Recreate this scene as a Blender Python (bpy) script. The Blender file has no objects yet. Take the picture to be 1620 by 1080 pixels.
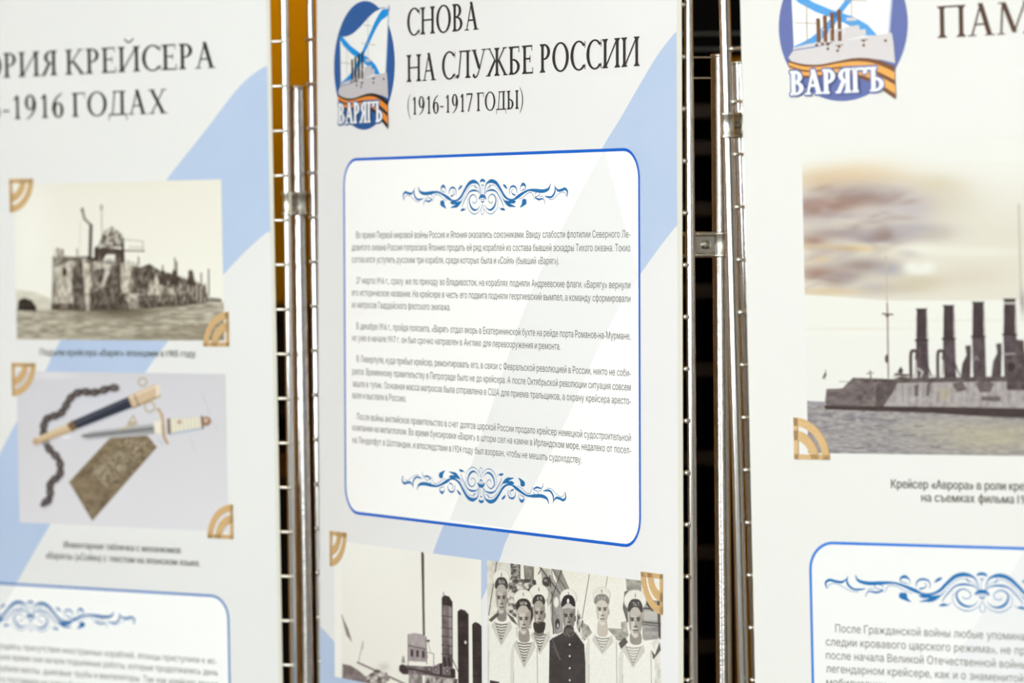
import bpy, bmesh, math, random
import numpy as np
from mathutils import Vector, Matrix
from mathutils.geometry import tessellate_polygon

SC = bpy.context.scene
COL = SC.collection
random.seed(7)

# ------------------------------------------------------------------ camera
FPX, CX, CY = 6500.0, 810.0, 540.0
CAMH = 1.55
UP = Vector((-0.0141, 0.9995, 0.0272)).normalized()      # world up seen from the camera (slight roll, looking down a touch)
FWD = Vector((0, 0, -1)); FWD = (FWD - UP * FWD.dot(UP)).normalized()
RGT = FWD.cross(UP)
B3 = Matrix((RGT, FWD, UP))                              # camera axes -> world axes
CAMLOC = Vector((0, 0, CAMH))
cam_data = bpy.data.cameras.new('camera')
cam = bpy.data.objects.new('camera', cam_data); COL.objects.link(cam)
cam.matrix_world = Matrix.Translation(CAMLOC) @ B3.to_4x4()
cam_data.sensor_width = 36.0
cam_data.lens = FPX / 1620.0 * 36.0
cam_data.clip_start = 0.05; cam_data.clip_end = 100
cam_data.dof.use_dof = True
cam_data.dof.focus_distance = 4.14
cam_data.dof.aperture_fstop = 4.5
SC.camera = cam
SC.view_settings.view_transform = 'Standard'
SC.view_settings.look = 'None'
SC.view_settings.gamma = 1.0
SC.view_settings.use_curve_mapping = False
SC.view_settings.exposure = 0.0

def W(px, py, z):                                        # a photo pixel at a depth (m) -> world point
    return B3 @ Vector(((px - CX) / FPX * z, -(py - CY) / FPX * z, -z)) + CAMLOC

# ------------------------------------------------------------------ world + lights
wd = bpy.data.worlds.new('world'); SC.world = wd; wd.use_nodes = True
wd.node_tree.nodes['Background'].inputs[0].default_value = (0.8, 0.9, 1.0, 1)
wd.node_tree.nodes['Background'].inputs[1].default_value = 0.3

def area(name, loc, target, sx, sy, power, col):
    l = bpy.data.lights.new(name, 'AREA'); l.shape = 'RECTANGLE'; l.size = sx; l.size_y = sy
    l.energy = power; l.color = col
    o = bpy.data.objects.new(name, l); COL.objects.link(o); o.location = loc
    d = Vector(target) - Vector(loc)
    o.rotation_euler = d.to_track_quat('-Z', 'Y').to_euler()
    return o
LK = 0.985
area('ceiling_lamp_light', (0.9, 0.2, 3.3), (0.6, 3.6, 1.3), 2.2, 0.7, 20*LK, (1.0, 0.99, 0.93))
area('ceiling_lamp_light', (-1.8, 1.6, 3.3), (-0.6, 4.4, 1.3), 1.8, 0.7, 44*LK, (1.0, 0.99, 0.93))
sp = bpy.data.lights.new('wall_washer_light', 'SPOT'); sp.energy = 24; sp.color = (1.0, 0.88, 0.55)  # unseen spot added to brighten the upper ochre wall
sp.spot_size = math.radians(60); sp.spot_blend = 0.4; sp.shadow_soft_size = 0.05
spo = bpy.data.objects.new('wall_washer_light', sp); COL.objects.link(spo); spo.location = (-0.32, 5.2, 2.75)
spo.rotation_euler = (Vector((-0.32, 5.75, 2.36)) - Vector((-0.32, 5.2, 2.75))).to_track_quat('-Z', 'Y').to_euler()

# ------------------------------------------------------------------ materials
def lin(c):
    c = c / 255.0
    return c / 12.92 if c <= 0.04045 else ((c + 0.055) / 1.055) ** 2.4
def rgb(c, k=1.0): return (lin(c[0])*k, lin(c[1])*k, lin(c[2])*k, 1)
MATS = {}
PAPER = 0.90
def mat(name, c, rough=0.6, metal=0.0, noise=0.0, nscale=30.0, bump=0.0, bscale=600.0, k=PAPER, spec=0.3, c2=None, stretch=None, coat=0.0):
    if name in MATS: return MATS[name]
    m = bpy.data.materials.new(name); m.use_nodes = True
    nt = m.node_tree; b = nt.nodes['Principled BSDF']
    b.inputs['Roughness'].default_value = rough; b.inputs['Metallic'].default_value = metal
    b.inputs['Specular IOR Level'].default_value = spec
    b.inputs['Coat Weight'].default_value = coat
    tc = nt.nodes.new('ShaderNodeTexCoord'); vec = tc.outputs['Object']
    if stretch:
        mp = nt.nodes.new('ShaderNodeMapping'); mp.inputs['Scale'].default_value = stretch
        nt.links.new(vec, mp.inputs['Vector']); vec = mp.outputs['Vector']
    n = nt.nodes.new('ShaderNodeTexNoise'); n.inputs['Scale'].default_value = nscale; n.inputs['Detail'].default_value = 3
    nt.links.new(vec, n.inputs['Vector'])
    mx = nt.nodes.new('ShaderNodeMix'); mx.data_type = 'RGBA'
    a = rgb(c, k); d = c2 and rgb(c2, k) or tuple([max(0, v * (1 - noise)) for v in a[:3]] + [1])
    mx.inputs[6].default_value = a; mx.inputs[7].default_value = d
    nt.links.new(n.outputs['Fac'], mx.inputs[0]); nt.links.new(mx.outputs[2], b.inputs['Base Color'])
    if bump:
        n2 = nt.nodes.new('ShaderNodeTexNoise'); n2.inputs['Scale'].default_value = bscale
        nt.links.new(vec, n2.inputs['Vector'])
        bp = nt.nodes.new('ShaderNodeBump'); bp.inputs['Strength'].default_value = bump; bp.inputs['Distance'].default_value = 0.001
        nt.links.new(n2.outputs['Fac'], bp.inputs['Height']); nt.links.new(bp.outputs['Normal'], b.inputs['Normal'])
    MATS[name] = m; return m
def ink(c, name=None): return mat(name or 'ink_%d_%d_%d' % tuple(c), c, rough=0.55, noise=0.04, nscale=150, spec=0.15)
def photo_mat():
    if 'photo_ink' in MATS: return MATS['photo_ink']
    m = bpy.data.materials.new('photo_ink'); m.use_nodes = True; nt = m.node_tree; b = nt.nodes['Principled BSDF']
    at = nt.nodes.new('ShaderNodeAttribute'); at.attribute_name = 'print'
    nt.links.new(at.outputs['Color'], b.inputs['Base Color'])
    b.inputs['Roughness'].default_value = 0.5; b.inputs['Specular IOR Level'].default_value = 0.15
    MATS['photo_ink'] = m; return m
CHROME = mat('chrome', (225, 222, 220), rough=0.13, metal=1.0, noise=0.12, nscale=60, k=1.0, stretch=(1, 1, 0.1))
CHROME2 = mat('worn_chrome', (215, 210, 205), rough=0.22, metal=1.0, noise=0.3, nscale=90, k=1.0, bump=0.2, bscale=300)
ZINC = mat('zinc_bright', (235, 233, 222), rough=0.32, metal=1.0, noise=0.15, nscale=200, k=1.0)

# ------------------------------------------------------------------ object helpers
def link(o, parent=None, loc=None):
    COL.objects.link(o)
    if parent is not None: o.parent = parent
    if loc is not None: o.location = loc
    return o
def tag(o, label=None, cat=None, group=None, kind=None):
    if label: o['label'] = label
    if cat: o['category'] = cat
    if group: o['group'] = group
    if kind: o['kind'] = kind
    return o
def empty(name, mw):
    e = bpy.data.objects.new(name, None); COL.objects.link(e); e.matrix_world = mw; e.empty_display_size = 0.05
    return e
def mesh_obj(name, verts, faces, mats, parent=None, midx=None, smooth=False, loc=None):
    me = bpy.data.meshes.new(name); me.from_pydata([tuple(v) for v in verts], [], faces)
    for m in (mats if isinstance(mats, (list, tuple)) else [mats]): me.materials.append(m)
    if midx is not None: me.polygons.foreach_set('material_index', midx)
    if smooth: me.polygons.foreach_set('use_smooth', [True]*len(me.polygons))
    me.update()
    return link(bpy.data.objects.new(name, me), parent, loc)
def bm_obj(name, bm, mats, parent=None, smooth=False, loc=None):
    me = bpy.data.meshes.new(name); bm.to_mesh(me); bm.free()
    for m in (mats if isinstance(mats, (list, tuple)) else [mats]): me.materials.append(m)
    if smooth:
        me.polygons.foreach_set('use_smooth', [len(p.vertices) == 4 for p in me.polygons])
    return link(bpy.data.objects.new(name, me), parent, loc)
def add_box(bm, x0, x1, y0, y1, z0, z1, bevel=0.0):
    r = bmesh.ops.create_cube(bm, size=1.0)
    for v in r['verts']:
        v.co = Vector((x0 + (v.co.x + .5)*(x1 - x0), y0 + (v.co.y + .5)*(y1 - y0), z0 + (v.co.z + .5)*(z1 - z0)))
    if bevel:
        es = set(e for v in r['verts'] for e in v.link_edges)
        bmesh.ops.bevel(bm, geom=list(es), offset=bevel, segments=2, affect='EDGES', profile=0.5)
def add_tube(bm, a, b, r, seg=20, cap=0.0):
    a = Vector(a); b = Vector(b); d = (b - a).normalized()
    u = d.orthogonal().normalized(); w = d.cross(u)
    rings = []
    q_ = min(.0008, (b-a).length*.2)
    st = [(a, r), (a + d*q_, r), (a + d*2*q_, r), (b - d*2*q_, r), (b - d*q_, r), (b, r)]
    if cap: st = [(a, r*.55), (a + d*cap, r), (b - d*cap, r), (b, r*.55)]
    for p, rr in st:
        rings.append([bm.verts.new(p + (u*math.cos(t) + w*math.sin(t))*rr) for t in [2*math.pi*i/seg for i in range(seg)]])
    for q in range(len(rings)-1):
        for i in range(seg):
            j = (i+1) % seg; bm.faces.new((rings[q][i], rings[q][j], rings[q+1][j], rings[q+1][i]))
    bm.faces.new(rings[0][::-1]); bm.faces.new(rings[-1])
def tube_obj(name, a, b, r, m, parent=None, seg=24, cap=0.0):
    bm = bmesh.new(); add_tube(bm, a, b, r, seg, cap); bmesh.ops.recalc_face_normals(bm, faces=bm.faces)
    return bm_obj(name, bm, m, parent, smooth=True)

# ------------------------------------------------------------------ the room
def shell(name, x0, x1, y0, y1, z0, z1, m, bev=0):
    bm = bmesh.new(); add_box(bm, x0, x1, y0, y1, z0, z1, bev)
    return tag(bm_obj(name, bm, m), kind='structure')
M_OCHRE = mat('ochre_plaster', (212, 142, 4), spec=0.04, rough=0.9, noise=0.12, nscale=6, bump=0.15, bscale=150, k=1)
M_CREAM = mat('cream_plaster', (200, 199, 190), rough=0.85, noise=0.06, nscale=3, k=1)
M_FLOOR = mat('brown_floor', (110, 96, 82), rough=0.35, noise=0.4, nscale=5, k=1, stretch=(1, 8, 1))
WALLY = 5.75
shell('floor', -4.2, 4.2, -3.2, WALLY+.2, -0.1, 0, M_FLOOR)
shell('ceiling', -4.2, 4.2, -3.2, WALLY+.2, 3.4, 3.5, M_CREAM)
shell('wall_back', -4.2, 4.2, WALLY, WALLY+.2, 0, 3.4, M_OCHRE)
shell('wall_left', -4.2, -4.0, -3.2, WALLY, 0, 3.4, M_CREAM)
shell('wall_right', 4.0, 4.2, -3.2, WALLY, 0, 3.4, M_CREAM)
shell('wall_front', -4.0, 4.0, -3.2, -3.0, 0, 3.4, M_CREAM)

# unseen glowing panes added in the walls to light banners and stripe chrome
def fill_pane(n, cx, cy, cz, w, h, axis, strength, col, bars=2):
    """axis 'x+': on a wall facing +x, 'x-': facing -x, 'y+': facing +y"""
    m = bpy.data.materials.new('daylight_glass_%d' % n); m.use_nodes = True; nt = m.node_tree; b = nt.nodes['Principled BSDF']
    b.inputs['Base Color'].default_value = (.8, .85, .9, 1); b.inputs['Roughness'].default_value = .1
    b.inputs['Emission Color'].default_value = (*col, 1); b.inputs['Emission Strength'].default_value = strength*LK
    FR = mat('white_window_frame', (225, 224, 220), rough=.4, k=1, noise=.03)
    rz = {'x+': -math.pi/2, 'x-': math.pi/2, 'y+': 0}[axis]
    mw = Matrix.Translation((cx, cy, cz)) @ Matrix.Rotation(rz, 4, 'Z')
    e = empty('window_%d' % n, mw); e['kind'] = 'structure'
    bm = bmesh.new(); add_box(bm, -w/2, w/2, 0.0, .008, -h/2, h/2); bm_obj('pane', bm, m, e)
    for x0, x1, z0, z1, nm in [(-w/2-.05, w/2+.05, h/2, h/2+.05, 'window_frame'), (-w/2-.05, w/2+.05, -h/2-.05, -h/2, 'window_frame'), (-w/2-.05, -w/2, -h/2, h/2, 'window_frame'), (w/2, w/2+.05, -h/2, h/2, 'window_frame')]:
        bm = bmesh.new(); add_box(bm, x0, x1, 0, .04, z0, z1, .003); bm_obj(nm, bm, FR, e)
    for i in range(1, bars):
        x = -w/2 + w*i/bars; bm = bmesh.new(); add_box(bm, x-.02, x+.02, .0085, .03, -h/2, h/2, .003); bm_obj('mullion', bm, FR, e)
fill_pane(1, -3.998, 0.7, 2.0, 1.9, 1.5, 'x+', 22.5, (0.90, 0.965, 1.0), 2)
fill_pane(2, -3.998, -1.75, 2.0, 1.3, 1.5, 'x+', 1.5, (1.0, 0.72, 0.48), 1)  # warm lamp built as a pane, for the peach chrome stripe
fill_pane(3, -1.3, -2.998, 2.1, 1.5, 1.5, 'y+', 15, (0.93, 0.99, 1.0), 2)
fill_pane(4, 3.998, -0.1, 2.0, 1.3, 1.5, 'x-', 1.9, (0.34, 0.40, 1.0), 1)  # bluish pane added for the blue chrome stripe

# ------------------------------------------------------------------ banner planes (poses fitted to the photograph's perspective)
class Plane:
    def __init__(s, X, Y, N, O, k):
        s.X, s.Y, s.N = Vector(X).normalized(), Vector(Y), Vector(N).normalized()
        s.Y = s.N.cross(s.X).normalized(); s.O = Vector(O) * k
        R = Matrix((s.X, s.Y, s.N)).transposed()
        s.mw = Matrix.Translation(CAMLOC + B3 @ s.O) @ (B3 @ R).to_4x4()
    def L(s, px, py):                                     # pixel -> (x, y) on the plane
        d = Vector(((px - CX)/FPX, -(py - CY)/FPX, -1.0)); t = s.O.dot(s.N)/d.dot(s.N); P = d*t - s.O
        return (P.dot(s.X), P.dot(s.Y))
    def Lz(s, px, py, z):                                 # the same on the plane shifted by z along its normal
        d = Vector(((px - CX)/FPX, -(py - CY)/FPX, -1.0)); t = (s.O.dot(s.N) + z)/d.dot(s.N); P = d*t - s.O
        return (P.dot(s.X), P.dot(s.Y))
    def px(s, x, y):                                      # arrays
        X = s.O.x + s.X.x*x + s.Y.x*y; Y = s.O.y + s.X.y*x + s.Y.y*y; Z = s.O.z + s.X.z*x + s.Y.z*y
        return CX - X/Z*FPX, CY + Y/Z*FPX
def pl(R, O, k): return Plane([R[0][0], R[1][0], R[2][0]], [R[0][1], R[1][1], R[2][1]], [R[0][2], R[1][2], R[2][2]], O, k)
P1 = pl([[0.7883, -0.017, -0.615], [-0.0055, 0.9994, -0.0346], [0.6152, 0.0306, 0.7878]], [-0.3798, 0.0, -4.8406], 0.969)
P2 = pl([[0.5038, -0.0038, -0.8638], [-0.0209, 0.9996, -0.0166], [0.8636, 0.0264, 0.5035]], [-0.0197, 0.0, -4.2669], 1.0)
P3 = pl([[0.8044, -0.0232, -0.5937], [0.0044, 0.9994, -0.0332], [0.5941, 0.0241, 0.804]], [0.3356, 0.0, -3.6972], 1.029)
YB, YT = -0.98, 0.56                                      # banner bottom / top on its plane
GT = 0.60                                                 # grid screen top

# flat print: polygons in plane coordinates laid on the sheet, a hair apart
def prt(name, items, parent, z, dz=4e-5, off=None):
    """items: list of (polygon, material)"""
    verts, faces, midx, mats = [], [], [], []
    lay, last = 0, None
    for poly, m in items:
        if m not in mats: mats.append(m)
        if last is not None and m is not last: lay += 1
        last = m; zz = z + lay*dz + (len(faces) % 11)*3e-6
        base = len(verts)
        tris = tessellate_polygon([[Vector((p[0], p[1], 0)) for p in poly]])
        verts += [(p[0], p[1], zz) for p in poly]
        for t in tris:
            a, b, c = [poly[i] for i in t]
            cr = (b[0]-a[0])*(c[1]-a[1]) - (b[1]-a[1])*(c[0]-a[0])
            faces.append(tuple(base + i for i in (t if cr > 0 else t[::-1]))); midx.append(mats.index(m))
    return mesh_obj(name, verts, faces, mats, parent, midx, loc=off)
def cat(pts, n=8, closed=False):
    """Catmull-Rom through points (any dimension)"""
    P = [np.array(p, float) for p in pts]; out = []
    N = len(P)
    for i in range(N if closed else N-1):
        if closed: a, b, c, d = P[i-1], P[i], P[(i+1) % N], P[(i+2) % N]
        else: a, b, c, d = P[max(i-1, 0)], P[i], P[i+1], P[min(i+2, N-1)]
        for k in range(n):
            t = k/n
            out.append(0.5*((2*b) + (c-a)*t + (2*a-5*b+4*c-d)*t*t + (3*b-a-3*c+d)*t**3))
    if not closed: out.append(P[-1])
    return out
def stroke(pts, n=6):
    """pts (x, y, width) -> one ribbon as quads"""
    q = cat(pts, n); L, R = [], []
    for i, p in enumerate(q):
        a = q[max(i-1, 0)]; b = q[min(i+1, len(q)-1)]; t = b[:2]-a[:2]; l = np.hypot(*t) or 1
        nn = np.array([-t[1], t[0]])/l; w = max(p[2], 1e-5)/2
        L.append(tuple(p[:2]+nn*w)); R.append(tuple(p[:2]-nn*w))
    return [[L[i], L[i+1], R[i+1], R[i]] for i in range(len(q)-1)]
def ell(cx, cy, rx, ry, n=48, a0=0, a1=360):
    return [(cx + rx*math.cos(math.radians(a0+(a1-a0)*i/n)), cy + ry*math.sin(math.radians(a0+(a1-a0)*i/n))) for i in range(n if a1-a0 == 360 else n+1)]
# ------------------------------------------------------------------ serif capitals drawn by hand (cap height = 1)
T, t_, S, E_ = 0.150, 0.060, 0.042, 0.085
def slab(x0, x1, y, top=False):
    y0, y1 = (y - S, y) if top else (y, y + S)
    return [(x0, y0), (x1, y0), (x1, y1), (x0, y1)]
def brk(x, w, y, top):                                    # bracketed serif on a stem
    s = -1 if top else 1; e = E_
    return [[(x-e, y), (x+w+e, y), (x+w+e, y+s*S*.8), (x+w+e*.4, y+s*S*1.5), (x+w, y+s*.12), (x, y+s*.12), (x-e*.4, y+s*S*1.5), (x-e, y+s*S*.8)]]
def stem(x, w=T, y0=0, y1=1, sb=True, st=True):
    r = [[(x, y0), (x+w, y0), (x+w, y1), (x, y1)]]
    if sb: r += brk(x, w, y0, False)
    if st: r += brk(x, w, y1, True)
    return r
def dg(x0, y0, x1, y1, w): return [[(x0-w/2, y0), (x0+w/2, y0), (x1+w/2, y1), (x1-w/2, y1)]]
def bar(x0, x1, y, h=None):
    h = h or t_; return [[(x0, y), (x1, y), (x1, y+h), (x0, y+h)]]
def ring(cx, cy, rx, ry, a0=0, a1=360, tx=None, ty=None, n=40):
    tx = tx or T*1.08; ty = ty or t_; r = []
    for i in range(n):
        a = math.radians(a0+(a1-a0)*i/n); b = math.radians(a0+(a1-a0)*(i+1)/n)
        f = lambda q, ix, iy: (cx+(rx-ix)*math.cos(q), cy+(ry-iy)*math.sin(q))
        r.append([f(a, 0, 0), f(b, 0, 0), f(b, tx, ty), f(a, tx, ty)])
    return r
def beak(x, y, s, h=0.2, w=0.03): return [[(x, y), (x+w, y), (x+w*.9, y+s*h), (x-0.012, y+s*h*.95)]]
def flip(ps, w): return [[(w-x, y) for x, y in p] for p in ps]
def bowlR(x, y0, y1, rx):                                # right-hand bowl hanging on a stem edge x
    cy, ry = (y0+y1)/2, (y1-y0)/2
    return ring(x, cy, rx, ry, -90, 90) + bar(x-.1, x+.02, y1-t_) + bar(x-.1, x+.02, y0)
G = {}
G['А'] = (dg(.16, 0, .47, 1, t_*1.1) + dg(.76, 0, .45, 1.02, T*1.1) + bar(.26, .66, .33) + [slab(.03, .31, 0), slab(.60, .93, 0)], .96)
G['Б'] = (stem(.12) + bar(.12, .66, 1-t_) + beak(.64, 1, -1, .22) + bowlR(.28, 0, .56, .42), .80)
G['В'] = (stem(.12) + bowlR(.30, .5, 1, .32) + bowlR(.30, 0, .54, .40), .80)
G['Г'] = (stem(.12) + bar(.12, .68, 1-t_) + beak(.66, 1, -1, .25), .74)
G['Д'] = (dg(.22, .05, .34, 1, t_*1.1) + stem(.62, sb=False, st=False, y0=.02) + bar(.24, .86, 1-t_) + bar(.04, .92, 0, t_*1.1) + [[(.04, 0), (.09, 0), (.06, -.22), (.03, -.22)], [(.87, 0), (.92, 0), (.93, -.22), (.90, -.22)]], .96)
G['Е'] = (stem(.12) + bar(.12, .64, 1-t_) + beak(.62, 1, -1, .2) + bar(.2, .52, .5) + [[(.50, .40), (.535, .40), (.535, .64), (.50, .64)]] + bar(.12, .68, 0) + beak(.66, 0, 1, .22), .76)
G['Ж'] = (stem(.60) + dg(.13, 0, .56, .56, T) + dg(.20, 1, .60, .50, t_*1.3) + dg(1.21, 0, .78, .56, T) + dg(1.14, 1, .74, .50, t_*1.3) + [slab(.0, .28, 0), slab(1.06, 1.34, 0), slab(.06, .3, 1, True), slab(1.04, 1.28, 1, True)], 1.36)
G['И'] = (stem(.12) + stem(.80) + dg(.24, .06, .84, .94, t_*1.3), 1.07)
brv = ring(.54, 1.30, .17, .17, 200, 340, .05, .07, 14)
G['Й'] = (G['И'][0] + brv + [ell(.37, 1.27, .045, .045, 10), ell(.71, 1.27, .045, .045, 10)], 1.07)
G['К'] = (stem(.12) + dg(.83, 0, .38, .54, T*1.05) + dg(.26, .42, .74, 1, t_*1.3) + [slab(.66, .97, 0), slab(.60, .86, 1, True)], .95)
G['Л'] = (dg(.20, .05, .36, 1, t_*1.2) + stem(.70, sb=True, st=False) + bar(.24, .94, 1-t_) + [ell(.12, .07, .085, .075, 14), slab(.62, .96, 0)], .98)
G['М'] = (dg(.17, 0, .24, 1, t_*1.1) + dg(.26, 1, .62, .06, T*1.1) + dg(.60, .04, .98, 1, t_*1.1) + stem(.98) + [slab(.04, .30, 0), slab(.08, .30, 1, True)], 1.24)
G['Н'] = (stem(.12) + stem(.76) + bar(.2, .8, .49), 1.03)
G['О'] = (ring(.53, .5, .48, .52), 1.06)
G['П'] = (stem(.12) + stem(.76) + bar(.08, .95, 1-t_), 1.03)
G['Р'] = (stem(.12) + bowlR(.28, .44, 1, .36), .72)
G['С'] = (ring(.53, .5, .48, .52, 42, 318) + beak(.87, .99, -1, .24) + beak(.87, .01, 1, .2), .91)
G['Т'] = (stem(.36) + bar(.04, .82, 1-t_) + beak(.80, 1, -1, .22) + beak(.03, 1, -1, .22), .86)
G['У'] = (dg(.18, 1, .52, .30, T*1.1) + stroke([(.82, .98, .055), (.60, .46, .055), (.42, .10, .06), (.26, .0, .07), (.15, .06, .09)], 5) + [slab(.04, .34, 1, True), slab(.66, .95, 1, True), ell(.17, .07, .07, .065, 12)], .93)
G['Х'] = (dg(.20, 1, .76, 0, T*1.15) + dg(.78, 1, .18, 0, t_*1.2) + [slab(.04, .34, 0), slab(.60, .95, 0), slab(.04, .36, 1, True), slab(.64, .92, 1, True)], .98)
G['Ь'] = (stem(.12) + bowlR(.28, 0, .56, .42), .80)
G['Ы'] = (stem(.12) + bowlR(.26, 0, .56, .38) + stem(.86), 1.12)
G['Ъ'] = ([[(x+.22, y) for x, y in p] for p in G['Ь'][0]] + bar(.03, .36, 1-t_) + beak(.03, 1, -1, .22), 1.02)
G['Я'] = (flip(stem(.12) + bowlR(.28, .46, 1, .36), .82) + dg(.14, 0, .42, .50, T) + [slab(.0, .24, 0)], .84)
G['0'] = (ring(.36, .5, .30, .52), .72)
G['1'] = (stem(.30, T*.9, 0, .97, st=False) + dg(.20, .80, .36, .99, .10), .66)
G['9'] = (ring(.35, .68, .27, .33) + stroke([(.60, .70, .13), (.56, .40, .12), (.40, .14, .08), (.16, -.03, .04)], 6), .72)
G['6'] = (ring(.37, .31, .27, .33) + stroke([(.12, .28, .13), (.16, .58, .12), (.32, .84, .08), (.58, 1.01, .04)], 6), .72)
G['7'] = (bar(.08, .62, 1-.09, .09) + dg(.24, 0, .60, .95, .10) + beak(.08, 1, -1, .2), .68)
G['5'] = (ring(.32, .30, .29, .32, -130, 120) + [[(.14, .5), (.20, .5), (.26, .97), (.20, .97)]] + bar(.2, .58, .90, .09), .70)
G['('] = (stroke([(.38, 1.16, .02), (.20, .88, .05), (.12, .48, .075), (.20, .06, .05), (.38, -.24, .02)], 6), .42)
G[')'] = ([[(.44-x, y) for x, y in p] for p in G['('][0]], .42)
G['-'] = (bar(.05, .38, .32, .075), .43)
G[' '] = ([], .30)
def serif(text, x0, x1, y, h, track=0.0):
    """lettering from x0 to x1, baseline y, cap height h; a shared horizontal scale fits the ends"""
    w = sum(G[c][1] + track for c in text) - track; k = (x1 - x0)/w; x = x0; out = []
    for c in text:
        for p in G[c][0]: out.append([(x + a*k, y + b*h) for a, b in p])
        x += (G[c][1] + track)*k
    return out

# ------------------------------------------------------------------ small text: Blender's own font, word by word
_cache = {}
def word_mesh(w):
    if w in _cache: return _cache[w]
    c = bpy.data.curves.new('t', 'FONT'); c.body = w; c.size = 1; c.resolution_u = 2; c.fill_mode = 'NONE'
    o = bpy.data.objects.new('t', c); COL.objects.link(o)
    dg_ = bpy.context.evaluated_depsgraph_get()
    m = bpy.data.meshes.new_from_object(o.evaluated_get(dg_))
    pts = [tuple(a.co[:2]) for a in m.vertices]; nxt = {}
    for e in m.edges: nxt.setdefault(e.vertices[0], []).append(e.vertices[1])
    seen, loops = set(), []
    for s0 in range(len(pts)):
        if s0 in seen or s0 not in nxt: continue
        l = []; q = s0
        while q not in seen and q in nxt: seen.add(q); l.append(q); q = nxt[q][0]
        loops.append(l)
    # letters = loops that overlap in x; each is filled by horizontal bands with the non-zero winding rule
    loops = sorted([l for l in loops if len(l) > 2], key=lambda l: min(pts[k][0] for k in l)); groups = []
    for l in loops:
        a_, b_ = min(pts[k][0] for k in l), max(pts[k][0] for k in l)
        if groups and a_ < groups[-1][1] - .002: groups[-1][0].append(l); groups[-1][1] = max(groups[-1][1], b_)
        else: groups.append([[l], b_])
    v, f = [], []
    for gl, _ in groups:
        ed = []
        for l in gl:
            for k in range(len(l)):
                p, q = pts[l[k-1]], pts[l[k]]
                if abs(p[1]-q[1]) > 1e-6: ed.append((p, q, 1) if p[1] < q[1] else (q, p, -1))
        ys = sorted(set([round(p[1], 3) for e in ed for p in e[:2]]))
        full = []
        for ya, yb in zip(ys[:-1], ys[1:]):
            n_ = max(1, int((yb-ya)/.05)); full += [ya+(yb-ya)*k/n_ for k in range(n_)]
        full.append(ys[-1])
        for ya, yb in zip(full[:-1], full[1:]):
            ym = (ya+yb)/2; X = lambda e, y: e[0][0]+(e[1][0]-e[0][0])*(y-e[0][1])/(e[1][1]-e[0][1])
            act = sorted([(X(e, ym), e) for e in ed if e[0][1] < ym < e[1][1]], key=lambda t: t[0]); wn = 0
            for xm, e in act:
                if wn == 0: st = e
                wn += e[2]
                if wn == 0:
                    b = len(v); v += [(X(st, ya), ya), (X(e, ya), ya), (X(e, yb), yb), (X(st, yb), yb)]; f.append((b, b+1, b+2, b+3))
    bpy.data.objects.remove(o); bpy.data.curves.remove(c); bpy.data.meshes.remove(m)
    x1 = max(a[0] for a in v); x0 = min(a[0] for a in v)
    _cache[w] = (v, f, x0, x1); return _cache[w]
CAP = word_mesh('Н'); CAPH = max(a[1] for a in CAP[0])
def text_lines(name, lines, capmm, kx, mt, parent, z, off, bold=0.0):
    """lines: (text, x0, x1 or None, y baseline); justified between x0 and x1, or kx natural when x1 is None"""
    V, F = [], []
    s = capmm/CAPH
    for text, x0, x1, y in lines:
        ws = [word_mesh(w) for w in text.split()]
        nat = [(w[3]-w[2]) for w in ws]; sp = 0.40
        k = s*kx
        if x1 is not None:
            tot = sum(nat) + sp*(len(ws)-1); k = (x1-x0)/tot
        x = x0
        for w, n in zip(ws, nat):
            for rep in range(2 if bold else 1):
                b = len(V); V += [(x + (a[0]-w[2])*k + rep*bold, y + a[1]*s, z + rep*1e-5) for a in w[0]]
                F += [tuple(b+i for i in f) for f in w[1]]
            x += (n + sp)*k
    return mesh_obj(name, V, F, mt, parent, loc=off)

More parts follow.
